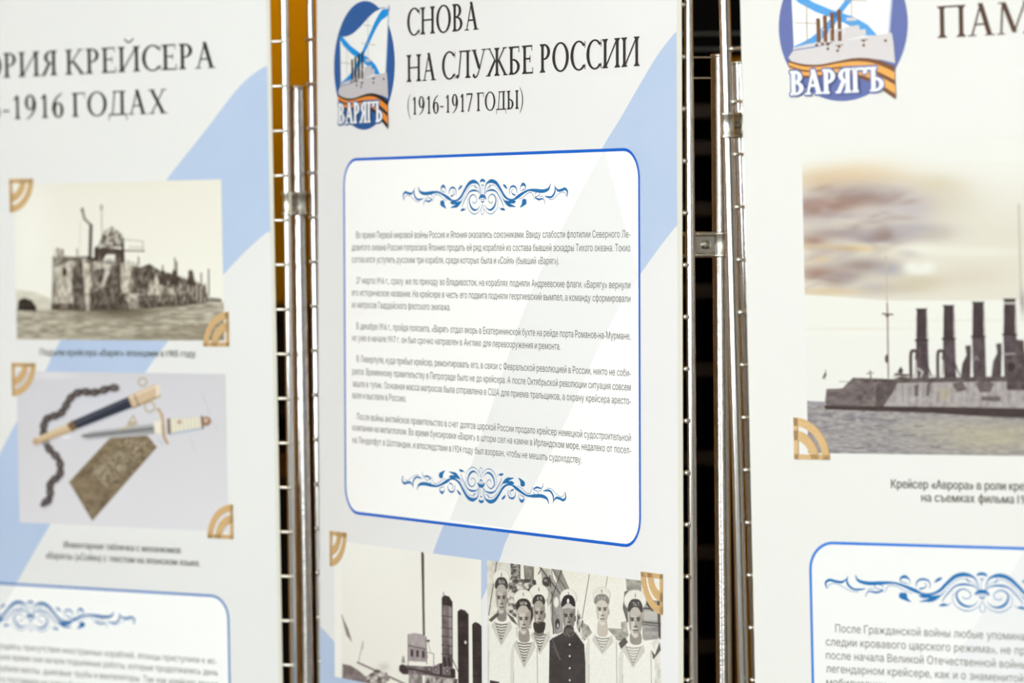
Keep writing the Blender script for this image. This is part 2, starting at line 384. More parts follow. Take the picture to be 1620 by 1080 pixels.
# ------------------------------------------------------------------ raster painter for the printed photographs
class Canvas:
    def __init__(s, x0, y0, x1, y1, sc, bg, seed=1):
        s.x0, s.y0, s.sc = x0, y0, sc
        s.w, s.h = int((x1-x0)*sc), int((y1-y0)*sc)
        s.a = np.zeros((s.h, s.w, 3)); s.a[:] = bg
        s.o = (0, 0, 1.0); s.rng = np.random.RandomState(seed)
        s.Y, s.X = np.mgrid[0:s.h, 0:s.w]
    def src(s, ox, oy, cs): s.o = (ox, oy, cs)
    def c(s, p): return ((s.o[0] + p[0]/s.o[2] - s.x0)*s.sc, (s.o[1] + p[1]/s.o[2] - s.y0)*s.sc)
    def k(s, d): return d/s.o[2]*s.sc
    def _bb(s, xs, ys, m=2):
        a = max(int(min(xs)-m), 0); b = min(int(max(xs)+m+1), s.w); c = max(int(min(ys)-m), 0); d = min(int(max(ys)+m+1), s.h)
        return (a, b, c, d) if a < b and c < d else None
    def _mix(s, bb, m, col):
        a, b, c, d = bb; v = s.a[c:d, a:b]
        s.a[c:d, a:b] = v*(1-m[..., None]) + np.asarray(col, float)*m[..., None]
    def mask(s, pts):
        P = [s.c(p) for p in pts]; bb = s._bb([p[0] for p in P], [p[1] for p in P])
        if not bb: return None, None
        a, b, c, d = bb; acc = np.zeros((d-c, b-a))
        for ox, oy in ((.25, .25), (.75, .25), (.25, .75), (.75, .75)):
            X = s.X[c:d, a:b]+ox; Y = s.Y[c:d, a:b]+oy; ins = np.zeros(X.shape, bool)
            for i in range(len(P)):
                x1, y1 = P[i]; x2, y2 = P[i-1]
                if y1 == y2: continue
                q = ((y1 > Y) != (y2 > Y)) & (X < (x2-x1)*(Y-y1)/(y2-y1)+x1)
                ins ^= q
            acc += ins*.25
        return bb, acc
    def poly(s, pts, col, al=1.0, smooth=0):
        if smooth: pts = cat(pts, smooth, True)
        bb, m = s.mask(pts)
        if bb: s._mix(bb, m*al, col)
    def line(s, pts, w, col, al=1.0, smooth=0):
        if smooth: pts = cat(pts, smooth)
        P = [s.c(p) for p in pts]; w = s.k(w)/2
        bb = s._bb([p[0] for p in P], [p[1] for p in P], w+2)
        if not bb: return
        a, b, c, d = bb; X = s.X[c:d, a:b]+.5; Y = s.Y[c:d, a:b]+.5; D = np.full(X.shape, 1e9)
        for (x1, y1), (x2, y2) in zip(P[:-1], P[1:]):
            dx, dy = x2-x1, y2-y1; L = dx*dx+dy*dy or 1e-9
            t = np.clip(((X-x1)*dx+(Y-y1)*dy)/L, 0, 1); D = np.minimum(D, np.hypot(X-x1-t*dx, Y-y1-t*dy))
        s._mix(bb, np.clip(w+.5-D, 0, 1)*al*min(1, w*2+.1), col)
    def blob(s, x, y, rx, ry, col, al=1.0, hard=1.0, rot=0):
        cx, cy = s.c((x, y)); rx, ry = s.k(rx), s.k(ry); R = max(rx, ry)*(1+1.2/hard)
        bb = s._bb([cx-R, cx+R], [cy-R, cy+R])
        if not bb: return
        a, b, c, d = bb; X = s.X[c:d, a:b]+.5-cx; Y = s.Y[c:d, a:b]+.5-cy
        r = math.radians(rot); U = X*math.cos(r)+Y*math.sin(r); V = -X*math.sin(r)+Y*math.cos(r)
        q = np.sqrt((U/rx)**2+(V/ry)**2)
        s._mix(bb, np.clip((1-q)*hard*3+.5, 0, 1)*al if hard >= 1 else np.exp(-(q**2)*1.2)*al, col)
    def noise(s, sx, sy, h=None, w=None):
        h = h or s.h; w = w or s.w
        gh, gw = int(h/sy)+3, int(w/sx)+3; g = s.rng.rand(gh, gw)
        y = np.arange(h)/sy; x = np.arange(w)/sx; yi = y.astype(int); xi = x.astype(int)
        fy = (y-yi)[:, None]; fx = (x-xi)[None]; fy = fy*fy*(3-2*fy); fx = fx*fx*(3-2*fx)
        A = g[yi][:, xi]; Bq = g[yi][:, xi+1]; Cq = g[yi+1][:, xi]; Dq = g[yi+1][:, xi+1]
        return A*(1-fx)*(1-fy)+Bq*fx*(1-fy)+Cq*(1-fx)*fy+Dq*fx*fy
    def mottle(s, pts, c0, c1, sx, sy, al=1.0, con=1.0, smooth=0):
        """fill a polygon with noise between two colours, cell sx by sy (source px)"""
        if smooth: pts = cat(pts, smooth, True)
        bb, m = s.mask(pts)
        if not bb: return
        a, b, c, d = bb; kx, ky = max(s.k(sx), 1.01), max(s.k(sy), 1.01)
        n = (s.noise(kx, ky, d-c, b-a)*.65 + s.noise(max(kx*.45, 1.01), max(ky*.45, 1.01), d-c, b-a)*.35)
        n = np.clip((n-.5)*con*1.6+.5, 0, 1)[..., None]
        colr = np.asarray(c0, float)*(1-n)+np.asarray(c1, float)*n
        v = s.a[c:d, a:b]; mm = (m*al)[..., None]; s.a[c:d, a:b] = v*(1-mm)+colr*mm
    def grad(s, pts, c0, c1, y0, y1, al=1.0):
        bb, m = s.mask(pts)
        if not bb: return
        a, b, c, d = bb; Y = s.Y[c:d, a:b]; ya = s.c((0, y0))[1]; yb = s.c((0, y1))[1]
        n = np.clip((Y-ya)/(yb-ya), 0, 1)[..., None]; colr = np.asarray(c0, float)*(1-n)+np.asarray(c1, float)*n
        v = s.a[c:d, a:b]; mm = (m*al)[..., None]; s.a[c:d, a:b] = v*(1-mm)+colr*mm
    def blur(s, n=1):
        for _ in range(n):
            p = np.pad(s.a, ((1, 1), (1, 1), (0, 0)), 'edge')
            s.a = (p[:-2, 1:-1]+p[2:, 1:-1]+2*p[1:-1, 1:-1]+p[1:-1, :-2]+p[1:-1, 2:])/6
    def sample(s, px, py):
        x = np.clip((px-s.x0)*s.sc-.5, 0, s.w-1.001); y = np.clip((py-s.y0)*s.sc-.5, 0, s.h-1.001)
        xi = x.astype(int); yi = y.astype(int); fx = (x-xi)[..., None]; fy = (y-yi)[..., None]
        A = s.a
        return A[yi, xi]*(1-fx)*(1-fy)+A[yi, xi+1]*fx*(1-fy)+A[yi+1, xi]*(1-fx)*fy+A[yi+1, xi+1]*fx*fy
def printed_photo(name, P, rect, cv, nx, ny, parent, z, off, gain=1.06):
    X0, X1, Y0, Y1 = rect
    xs = np.linspace(X0, X1, nx); ys = np.linspace(Y0, Y1, ny)
    gx, gy = np.meshgrid(xs, ys)
    u, v = P.px(gx, gy); c = np.clip(cv.sample(u, v), 0, 255)/255.0
    l = np.minimum(np.where(c <= .04045, c/12.92, ((c+.055)/1.055)**2.4)*gain, 1.0)*PAPER
    N = nx*ny
    co = np.stack([gx.ravel(), gy.ravel(), np.full(N, z)], 1)
    i = (np.arange(ny-1)[:, None]*nx + np.arange(nx-1)[None]).ravel()
    f = np.stack([i, i+1, i+nx+1, i+nx], 1)
    me = bpy.data.meshes.new(name)
    me.vertices.add(N); me.vertices.foreach_set('co', co.ravel())
    me.loops.add(len(f)*4); me.loops.foreach_set('vertex_index', f.ravel())
    me.polygons.add(len(f)); me.polygons.foreach_set('loop_start', np.arange(len(f))*4)
    me.update(calc_edges=True)
    at = me.color_attributes.new('print', 'FLOAT_COLOR', 'POINT')
    at.data.foreach_set('color', np.concatenate([l.reshape(-1, 3), np.ones((N, 1))], 1).ravel())
    me.materials.append(photo_mat())
    return link(bpy.data.objects.new(name, me), parent, off)
# ------------------------------------------------------------------ printed emblem and ornament, traced once in sheet units
def trace(P, ox, oy, cs, ctr):
    cx, cy = P.L(*ctr)
    def f(x, y):
        u, v = P.L(ox + x/cs, oy + y/cs); return (u-cx, v-cy)
    return f
OF = trace(P2, 630, 270, 5.786, (630+775/5.786, 270+240/5.786))
def ostroke(pts):
    q = [(*OF(x, y), max(w, 3.4)*1.35/5.786/1530) for x, y, w in pts]
    return stroke(q, 5)
def ofill(pts, n=5):
    return [[tuple(p) for p in cat([OF(x, y) for x, y in pts], n, True)]]
orn = []
for s in [
    [(790, 225, 3), (797, 160, 7), (815, 115, 14), (855, 94, 26), (900, 112, 26), (940, 170, 22), (975, 230, 20), (1015, 262, 14), (1060, 262, 12), (1095, 240, 24), (1150, 202, 18), (1200, 178, 14), (1260, 180, 22), (1330, 186, 24), (1380, 165, 18), (1396, 118, 5)],
    [(800, 215, 3), (815, 188, 8), (860, 176, 14), (900, 192, 10), (930, 240, 9), (955, 290, 7), (965, 325, 5)],
    [(790, 235, 2), (812, 165, 3), (870, 130, 3), (915, 170, 3), (950, 235, 3), (985, 290, 12), (1020, 322, 12), (1070, 325, 4)],
    [(868, 272, 3), (862, 292, 5), (842, 292, 5), (828, 268, 5), (838, 232, 6), (865, 215, 8), (892, 240, 11), (896, 285, 14), (878, 335, 18), (846, 358, 14), (815, 345, 6), (796, 312, 2)],
    [(906, 240, 2), (916, 290, 3), (905, 350, 4), (862, 393, 6), (820, 385, 4), (790, 350, 2)],
    [(1026, 215, 5), (1022, 180, 7), (1035, 148, 12), (1065, 142, 14), (1086, 165, 10), (1090, 205, 4)],
    [(1052, 168, 3), (1040, 190, 5), (1052, 214, 9), (1075, 222, 12)],
    [(1122, 190, 3), (1122, 150, 6), (1145, 122, 22), (1168, 140, 12), (1166, 170, 4)],
    [(1130, 185, 3), (1150, 172, 6), (1170, 165, 4)],
    [(1110, 262, 3), (1150, 240, 3), (1190, 205, 4), (1228, 205, 4), (1250, 265, 3)],
    [(1255, 222, 4), (1262, 200, 5), (1290, 196, 5), (1300, 216, 5), (1280, 232, 5), (1255, 240, 6)],
    [(1255, 245, 8), (1290, 262, 14), (1325, 256, 8), (1342, 275, 6), (1344, 305, 3)],
    [(1300, 240, 3), (1320, 232, 4), (1335, 250, 3)],
    [(1345, 232, 3), (1370, 240, 12), (1405, 240, 14), (1430, 212, 16), (1440, 175, 14), (1436, 128, 4)],
    [(1440, 148, 4), (1465, 180, 16), (1500, 176, 18), (1530, 165, 18), (1552, 190, 15), (1546, 240, 7)],
    [(1380, 262, 2), (1420, 258, 3), (1460, 222, 3), (1500, 196, 3), (1530, 204, 3), (1540, 232, 3)],
    [(845, 118, 3), (845, 140, 8), (830, 160, 3)],
    [(925, 330, 2), (935, 350, 3), (960, 358, 5), (975, 345, 2)],
]: orn += ostroke(s)
orn += ofill([(962, 125), (985, 130), (1003, 168), (975, 150)]) + ofill([(975, 272), (1010, 275), (1060, 270), (1080, 280), (1060, 300), (1030, 300), (1078, 330), (1040, 330), (1000, 312)])
orn += ofill([(1140, 262), (1172, 262), (1176, 300), (1150, 322), (1118, 336), (1135, 300)]) + ofill([(940, 345), (965, 340), (982, 362), (955, 362)])
orn += ofill([(1100, 225), (1128, 212), (1120, 240), (1098, 246)])
half = list(orn)
orn += [[(-x, y) for x, y in p][::-1] for p in half]
for s in [[(752, 108, 5), (758, 92, 16), (775, 86, 20), (792, 92, 16), (799, 108, 5)], [(742, 262, 5), (752, 240, 18), (775, 232, 26), (798, 240, 18), (808, 262, 5)],
          [(738, 254, 3), (775, 262, 4), (812, 254, 3)], [(760, 275, 5), (775, 287, 12), (790, 275, 5)],
          [(775, 308, 2), (764, 350, 4), (764, 385, 4), (775, 402, 4), (786, 385, 4), (786, 350, 4), (775, 308, 2)], [(764, 125, 3), (775, 135, 9), (786, 125, 3)],
          [(775, 145, 2), (768, 190, 3), (772, 222, 3)]]: orn += ostroke(s)
def ornament(parent, P, ctr, z, off, m, flipv=False, ks=1.0):
    cx, cy = P.L(*ctr); s = -1 if flipv else 1
    return prt('ornament', [([(cx + x*ks, cy + y*s*ks) for x, y in p], m) for p in orn], parent, z, off=off)

# emblem: everything relative to the disc centre
ECX, EYT, EYB = 576.2, 1.6, 205.3
_a, _b = P2.L(ECX, EYT), P2.L(ECX, EYB); ER = (_a[1]-_b[1])/2
_c = ((_a[0]+_b[0])/2, (_a[1]+_b[1])/2)
def EF(x, y):
    u, v = P2.L(520 + x/5.14, y/5.14); return (u-_c[0], v-_c[1])
def efill(pts, n=0):
    q = [EF(x, y) for x, y in pts]
    return [tuple(p) for p in cat(q, n, True)] if n else q
def eline(pts, w): return stroke([(*EF(x, y), w/5.14/1450) for x, y in pts], 3)
def emblem(parent, ctr, off, z, C):
    def put(name, items, par, zz): return prt(name, [([(p[0]+ctr[0], p[1]+ctr[1]) for p in poly], m) for poly, m in items], par, zz, off=off if par is parent else None)
    root = put('emblem', [(ell(0, 0, ER, ER, 72), C['disc'])], parent, z)
    tag(root, 'round blue emblem with a flag, a ship and a striped ribbon')
    top = [tuple(p) for p in cat([EF(*p) for p in [(95, 300), (150, 295), (205, 268), (262, 215), (320, 150), (375, 98), (430, 74), (487, 72)]], 5)]
    fl = [(top + [EF(466, 600), EF(300, 640), EF(102, 695)], C['white'])]
    fl += [(efill([(92, 292), (118, 302), (180, 372), (250, 425), (330, 472), (385, 530), (422, 605), (355, 605), (325, 545), (265, 488), (190, 440), (122, 372), (94, 322)]), C['sky'])]
    fl += [([tuple(p) for p in cat([EF(*p) for p in [(440, 76), (408, 120), (372, 190), (325, 300), (275, 415), (225, 520), (170, 610), (102, 672)]], 4)] +
            [tuple(p) for p in cat([EF(*p) for p in [(112, 690), (195, 640), (245, 560), (295, 430), (340, 335), (388, 235), (430, 168), (484, 124), (487, 72)]], 4)], C['sky'])]
    fl += [(p, C['pole']) for p in eline([(492, 66), (466, 600)], 16)] + [(p, C['disc']) for p in eline([(400, 72), (440, 64), (470, 66)], 6)]
    fl += [(p, C['disc']) for p in stroke([(EF(492, 66)[0] + .0022*math.cos(a), EF(492, 66)[1] + .0022*math.sin(a), .0008) for a in [i*math.pi/6 for i in range(13)]], 2)]
    put('emblem_flag', fl, root, z+5e-5)
    sh = []
    for l, w in [([(322, 130), (326, 560)], 6), ([(270, 352), (385, 366)], 5), ([(292, 204), (350, 210)], 5), ([(152, 380), (154, 660)], 6), ([(105, 510), (205, 517)], 5)]:
        sh += [(p, C['mast']) for p in eline(l, w)]
    sh += [(efill(q), C['hull']) for q in ([(298, 545), (352, 532), (362, 590), (300, 615)], [(290, 580), (378, 560), (380, 600), (290, 640)], [(250, 600), (310, 590), (310, 640), (250, 650)], [(305, 480), (345, 478), (345, 500), (305, 502)])]
    for x, a, b in [(196, 482, 650), (222, 462, 645), (249, 442, 640), (277, 422, 640)]:
        sh += [(efill([(x-7, a), (x+7, a), (x+9, b), (x-5, b)]), C['funnel'])]
    for x in (208, 236, 263): sh += [(p, C['hull']) for p in eline([(x+4, 640), (x, 590), (x+4, 560), (x+12, 560)], 9)]
    sh += [(p, C['hull']) for p in eline([(100, 690), (150, 668), (200, 655)], 16)]
    sh += [(p, C['hull']) for p in eline([(262, 575), (300, 560), (375, 572)], 10)]
    sh += [(efill([(82, 748), (100, 702), (180, 682), (280, 645), (380, 612), (478, 588), (484, 650), (490, 800), (440, 775), (380, 762), (300, 770), (220, 800), (150, 802), (96, 782)]), C['hull'])]
    for x, y in [(233, 662), (233, 692), (276, 680), (270, 706), (370, 640), (370, 672), (454, 642), (190, 664), (212, 656)]:
        q = EF(x, y); sh += [(ell(q[0], q[1], .0017, .0014, 10), C['funnel'])]
    for x, y in [(240, 650), (282, 668), (378, 634)]: sh += [(p, C['funnel']) for p in eline([(x-20, y+4), (x+10, y-2)], 6)]
    put('emblem_ship', sh, root, z+5e-4)
    ta = cat([EF(*p) for p in [(82, 768), (140, 795), (200, 800), (260, 782), (330, 760), (390, 762), (440, 785), (488, 822)]], 6)
    tb = cat([EF(*p) for p in [(88, 850), (140, 888), (200, 888), (260, 872), (330, 888), (390, 925), (440, 985), (491, 1050)]], 6)
    rb = []
    for f0, f1, m in [(0, .17, 'funnel'), (.17, .42, 'orange'), (.42, .56, 'funnel'), (.56, .83, 'orange'), (.83, 1, 'funnel')]:
        rb.append(([tuple(a*(1-f0)+b*f0) for a, b in zip(ta, tb)] + [tuple(a*(1-f1)+b*f1) for a, b in zip(ta, tb)][::-1], C[m]))
    put('emblem_ribbon', rb, root, z+1.1e-3)
    x0, yb = EF(88, 1006); x1 = EF(452, 990)[0]; h = (EF(90, 845)[1]-EF(90, 1006)[1])
    L = serif('ВАРЯГЪ', x0, x1, yb, h, -0.01)
    let = []
    for i in range(12):
        a = i*math.pi/6; d = .0022
        let += [([(x + d*math.cos(a), y + d*math.sin(a)) for x, y in p], C['disc']) for p in L]
    for d in (-.0008, 0, .0008):
        let += [([(x + d, y) for x, y in p], C['white']) for p in L] + [([(x, y + d*.7) for x, y in p], C['white']) for p in L]
    put('emblem_lettering', let, root, z+1.4e-3)

# corner bracket: quarter fan with an arc slot and a small window; flat print, raised so its drop shadow is cast
def bracket(P, corner, sx, sy, parent, off, z, m, R=0.0395):
    cx, cy = P.L(*corner) if len(corner) == 2 else corner[:2]
    ps = []
    n = 18
    def arc(r, a0=0, a1=90): return [(r*math.cos(math.radians(a0+(a1-a0)*i/n)), r*math.sin(math.radians(a0+(a1-a0)*i/n))) for i in range(n+1)]
    for r0, r1 in ((.80, 1.0), (.46, .69)):
        o, q = arc(r1), arc(r0); ps += [[o[i], o[i+1], q[i+1], q[i]] for i in range(n)]
    ps += [[(0, 0), (.99, 0), (.985, .12), (0, .12)], [(0, 0), (0, .99), (.12, .985), (.12, 0)]]
    bm = bmesh.new()
    for p in ps:
        pts = [(cx + sx*x*R, cy + sy*y*R) for x, y in p]
        if sx*sy < 0: pts = pts[::-1]
        ar = sum(pts[i-1][0]*pts[i][1]-pts[i][0]*pts[i-1][1] for i in range(len(pts)))
        if ar < 0: pts = pts[::-1]
        lo = [bm.verts.new((x, y, z)) for x, y in pts]; hi = [bm.verts.new((x, y, z+.0007)) for x, y in pts]
        bm.faces.new(hi)
        for i in range(len(pts)): bm.faces.new((lo[i-1], lo[i], hi[i], hi[i-1]))
    return bm_obj('corner_bracket', bm, m, parent, loc=off)

def rrect(x0, x1, y0, y1, r, n=10):
    out = []
    for cx, cy, a in ((x1-r, y1-r, 0), (x0+r, y1-r, 90), (x0+r, y0+r, 180), (x1-r, y0+r, 270)):
        out += [(cx + r*math.cos(math.radians(a+90*i/n)), cy + r*math.sin(math.radians(a+90*i/n))) for i in range(n+1)]
    return out
def frame(parent, x0, x1, y0, y1, r, w, z, m, off=None):
    o = rrect(x0, x1, y0, y1, r); q = rrect(x0+w, x1-w, y0+w, y1-w, max(r-w, .002)); n = len(o)
    return prt('border_line', [([o[i], o[(i+1) % n], q[(i+1) % n], q[i]], m) for i in range(n)], parent, z, off=off)

M_SHEET = mat('vinyl_sheet_edge', (238, 236, 222), rough=0.5, noise=0.04, nscale=40, spec=0.3)
def field_mat(n, c, c2): return mat(n, c, rough=0.5, nscale=9, c2=c2, bump=0.12, bscale=900, spec=0.3)
def start_banner(P, x0, x1, label, field, field2, fm, edge=0.0075):
    e = empty('exhibition_banner', P.mw @ Matrix.Translation((0, YB, 0)))
    tag(e, label, 'banner', 'exhibition banners hung on the wire screens')
    off = (0, -YB, 0)
    bm = bmesh.new(); add_box(bm, x0, x1, YB, YT, -.0009, 0, .0003)
    bm_obj('sheet', bm, M_SHEET, e, loc=off)
    m = field_mat(fm, field, field2)
    prt('printed_field', [([(x0+.001, YB+.004), (x1-edge, YB+.004), (x1-edge, YT-.004), (x0+.001, YT-.004)], m)], e, .00012, off=off)
    return e, off
def Ls(P, pts): return [P.L(*p) for p in pts]
def curve_px(P, pts, n=6): return [tuple(p) for p in cat([P.L(*p) for p in pts], n)]
def mean_y(P, a, b): return (P.L(*a)[1]+P.L(*b)[1])/2
BLUE1 = mat('ink_pale_blue', (197, 216, 242), rough=.5, nscale=12, c2=(186, 207, 239), bump=.1, bscale=900)
BOXW = mat('ink_box_white', (254, 255, 254), k=.99, rough=.5, noise=.01, nscale=20, bump=.08, bscale=900)
FAINT = mat('ink_faint_grey', (250, 252, 252), rough=.5, noise=.01, nscale=20)
BORDER = ink((18, 104, 214), 'ink_border_blue')
ORN = ink((34, 118, 184), 'ink_ornament_blue')
WOOD = mat('tan_card', (226, 190, 136), rough=.6, nscale=60, c2=(208, 170, 116), stretch=(1, 6, 1), k=.92)
INK = ink((58, 54, 52), 'ink_title_charcoal'); INK2 = ink((62, 58, 52), 'ink_title_warm_black'); INK3 = ink((92, 68, 56), 'ink_title_brown')  # right banner's title black lifted to brown by glare put into its colour
TXT = ink((104, 99, 95), 'ink_text_grey'); TXT1 = ink((84, 82, 76), 'ink_text_olive')

# ================================================================== BANNER in the middle
x0, x1 = P2.L(503.5, 540)[0], P2.L(1079.2, 540)[0]
b2, off = start_banner(P2, x0, x1, 'middle banner with the text box, seen at a sharp angle between two chrome gaps', (247, 247, 246), (242, 243, 245), 'ink_field_middle')
XR = x1 - .0082
up = curve_px(P2, [(1069, 50), (1040, 88), (1010, 138), (980, 190), (953.8, 233), (910, 320), (842, 460), (762, 691), (703, 828), (686, 872), (655, 960), (610, 1110)])
lo = curve_px(P2, [(1070, 357), (1040, 396), (1015, 431), (990, 470), (947, 550), (880, 700), (806.7, 843), (791, 884), (763, 947), (720, 1040), (690, 1110)])
up[0] = (XR, up[0][1]); lo[0] = (XR, lo[0][1])
prt('diagonal_band', [(up + lo[::-1], BLUE1)], b2, .0002, off=off)
bl = Ls(P2, [(505.5, 990), (528.6, 1014), (560, 1050), (600, 1110), (506, 1110)]); bl[0] = (x0+.0012, bl[0][1]); bl[-1] = (x0+.0012, bl[-1][1])
prt('diagonal_band', [(bl, BLUE1)], b2, .0002, off=off)
bx0, bx1 = P2.L(545, 540)[0], P2.L(1013.6, 540)[0]
by1 = (P2.L(570, 250.5)[1]+P2.L(985, 233)[1])/2 + .0; by0 = (P2.L(570, 813.5)[1]+P2.L(985, 865)[1])/2
tb = prt('text_box', [(rrect(bx0, bx1, by0, by1, .03), BOXW)], b2, .0003, off=off)
upi = curve_px(P2, [(956, 236), (842, 460), (762, 691), (712, 822)], 8); loi = curve_px(P2, [(1011, 437), (990, 470), (947, 550), (880, 700), (809, 836)], 8)
prt('faint_band', [(upi + loi[::-1], FAINT)], tb, .00036)
frame(tb, bx0, bx1, by0, by1, .03, .0031, .00044, BORDER)
ornament(tb, P2, (630+775/5.786, 270+240/5.786), .00044, None, ORN)
ornament(tb, P2, (761.7, 767.0), .00044, None, ORN, True)
def ln(P, t, xa, ya, xb=None, yb=None, fit=True):
    A = P.L(xa, ya)
    if xb is None: return (t, A[0], None, A[1])
    Bq = P.L(xb, yb); return (t, A[0], Bq[0], (A[1]+Bq[1])/2)
xl, xi, xr = P2.L(557.5, 500)[0], P2.L(564.5, 500)[0], P2.L(998, 500)[0]
def l2(t, x, xb, pts, full=False):
    ys = [P2.L(*p)[1] for p in pts]; return (t, x, xb, sum(ys)/len(ys))
paras = [
 [l2('Во время Первой мировой войны Россия и Япония оказались союзниками. Ввиду слабости флотилии Северного Ле-', xi, xr, [(564, 376.4), (993.7, 376.0)]),
  l2('довитого океана Россия попросила Японию продать ей ряд кораблей из состава бывшей эскадры Тихого океана. Токио', xl, xr, [(560, 396), (995, 397.5)]),
  l2('согласился уступить русским три корабля, среди которых была и «Сойя» (бывший «Варяг»).', xl, P2.L(885, 418)[0], [(557, 415.1), (885, 418)])],
 [l2('27 марта 1916 г., сразу же по приходу во Владивосток, на кораблях подняли Андреевские флаги. «Варягу» вернули', xi, xr, [(564, 448.4), (996.7, 456.3)]),
  l2('его историческое название. На крейсере в честь его подвига подняли георгиевский вымпел, а команду сформировали', xl, xr, [(558, 467.4), (996.7, 478)]),
  l2('из матросов Гвардейского флотского экипажа.', xl, P2.L(713, 490)[0], [(557, 486.5), (713, 491)])],
 [l2('В декабре 1916 г., пройдя полсвета, «Варяг» отдал якорь в Екатерининской бухте на рейде порта Романов-на-Мурмане,', xi, xr, [(564, 520), (997.4, 537.4)]),
  l2('но уже в начале 1917 г. он был срочно направлен в Англию для перевооружения и ремонта.', xl, P2.L(887, 552)[0], [(557, 538.5), (887, 553.5)])],
 [l2('В Ливерпуле, куда прибыл крейсер, ремонтировать его, в связи с Февральской революцией в России, никто не соби-', xi, xr, [(564, 572.6), (997.4, 594.8)]),
  l2('рался. Временному правительству в Петрограде было не до крейсера. А после Октябрьской революции ситуация совсем', xl, xr, [(558, 591.9), (998.5, 617.8)]),
  l2('зашла в тупик. Основная масса матросов была отправлена в США для приема тральщиков, а охрану крейсера аресто-', xl, xr, [(558, 611.5), (998, 639)]),
  l2('вали и выслали в Россию.', xl, P2.L(643, 634)[0], [(558, 630), (643, 635)])],
 [l2('После войны английское правительство в счет долгов царской России продало крейсер немецкой судостроительной', xi, xr, [(566, 663.7), (998.5, 697.8)]),
  l2('компании на металлолом. Во время буксировки «Варяг» в шторм сел на камни в Ирландском море, недалеко от посел-', xl, xr, [(558.5, 681), (998.5, 717)]),
  l2('ка Ленделфут в Шотландии, и впоследствии в 1924 году был взорван, чтобы не мешать судоходству.', xl, P2.L(920.7, 732)[0], [(558.5, 699.3), (920.7, 733.7)])]]
for pr in paras: text_lines('text_paragraph', pr, .0074, .7, TXT, tb, .00044, None, bold=0)
def title(parent, P, txt, a, b, h, m, off, z=.00044, sub=None, anchor='right', track=0.0):
    A, Bq = P.L(*a), P.L(*b); y = (A[1]+Bq[1])/2; X0, X1 = A[0], Bq[0]
    if sub:
        k = (X1-X0)/sum(G[c][1] for c in sub); w = sum(G[c][1] for c in txt)*k
        if anchor == 'right': X0 = X1 - w
        else: X1 = X0 + w
    k = (X1-X0)/sum(G[c][1] for c in txt); x = X0
    for wd_ in txt.split(' '):
        w = sum(G[c][1] for c in wd_)*k
        prt('title_word', [(p, m) for p in serif(wd_, x, x+w, y, h, track)], parent, z, off=off)
        x += w + G[' '][1]*k
title(b2, P2, 'СНОВА', (643.5, 56.3), (758.5, 47.2), .0290, INK, off)
title(b2, P2, 'НА СЛУЖБЕ РОССИИ', (643, 129.8), (1013.5, 104.5), .0290, INK, off)
title(b2, P2, '(1916-1917 ГОДЫ)', (644, 181.8), (829, 172.0), .0192, INK, off)
EC2 = dict(disc=ink((50, 98, 165), 'ink_disc_blue'), white=ink((250, 252, 250), 'ink_white'), sky=ink((28, 152, 232), 'ink_cross_blue'), pole=ink((176, 190, 212), 'ink_pole_grey'),
           mast=ink((176, 176, 168), 'ink_mast_grey'), hull=ink((207, 203, 207), 'ink_hull_grey'), funnel=ink((44, 42, 42), 'ink_black'), orange=ink((243, 148, 62), 'ink_orange'))
emblem(b2, _c, off, .0003, EC2)

# ---- photograph of a ship's mast and funnels (lower left of the middle banner)
c = Canvas(520, 830, 775, 1120, 2.0, (246, 245, 238), 3); c.src(520, 830, 4.32)
c.grad([(0, 0), (1100, 0), (1100, 1300), (0, 1300)], (249, 248, 242), (240, 238, 230), 100, 1100)
c.blob(850, 250, 300, 250, (236, 234, 226), .6, .5)
c.poly([(30, 0), (90, 0), (90, 1300), (30, 1300)], (251, 250, 244))
c.line([(642, 188), (648, 470), (653, 750)], 14, (62, 58, 56)); c.line([(652, 200), (656, 740)], 4, (120, 115, 110))
DK, MD, LT = (58, 50, 50), (120, 108, 108), (182, 172, 172)
for (x0_, x1_, yt, tilt, dark) in [(776, 846, 485, 40, 0), (884, 956, 580, 30, 1), (984, 1048, 668, 25, 1)]:
    c.mottle([(x0_, yt+10), (x0_+20, yt-5), (x1_-20, yt+5), (x1_, yt+tilt), (x1_+4, 1300), (x0_+8, 1300)], (66, 58, 58) if dark else (150, 140, 140), (44, 38, 38) if dark else (86, 76, 76), 60, 60)
    if not dark:
        c.mottle([(x0_, yt+10), (x0_+20, yt-5), (x1_-20, yt+5), (x1_, yt+tilt), (x1_, yt+tilt+30), (x0_, yt+60)], (46, 40, 40), (60, 52, 52), 30, 30)
        c.poly([(x1_-25, yt+75), (x1_, yt+80), (x1_+4, 900), (x1_-18, 880)], (190, 182, 182), .5)
        for yy in (560, 640, 700, 760, 820): c.line([(x0_, yy+60), (x1_, yy+70)], 8, (50, 44, 44), .6)
    else:
        for yy in range(yt+60, 1300, 60): c.line([(x0_+2, yy), (x1_, yy+6)], 5, (36, 30, 30), .6)
    c.line([(x0_+2, yt+20), (x0_+8, 1300)], 6, (30, 26, 26), .7); c.line([(x1_, yt+tilt), (x1_+3, 1300)], 5, (40, 34, 34), .7)
c.blob(937, 802, 8, 12, (225, 220, 216)); c.line([(787, 460), (787, 500)], 4, (80, 70, 70))
c.line([(840, 900), (890, 1010)], 5, (90, 80, 80))
c.mottle([(545, 745), (590, 738), (640, 748), (668, 765), (668, 850), (545, 830)], (188, 178, 178), (168, 158, 160), 20, 40)
c.mottle([(545, 830), (668, 850), (680, 900), (668, 935), (545, 930)], (176, 166, 166), (150, 140, 142), 20, 40)
c.line([(545, 822), (600, 835), (668, 848)], 8, (96, 86, 88))
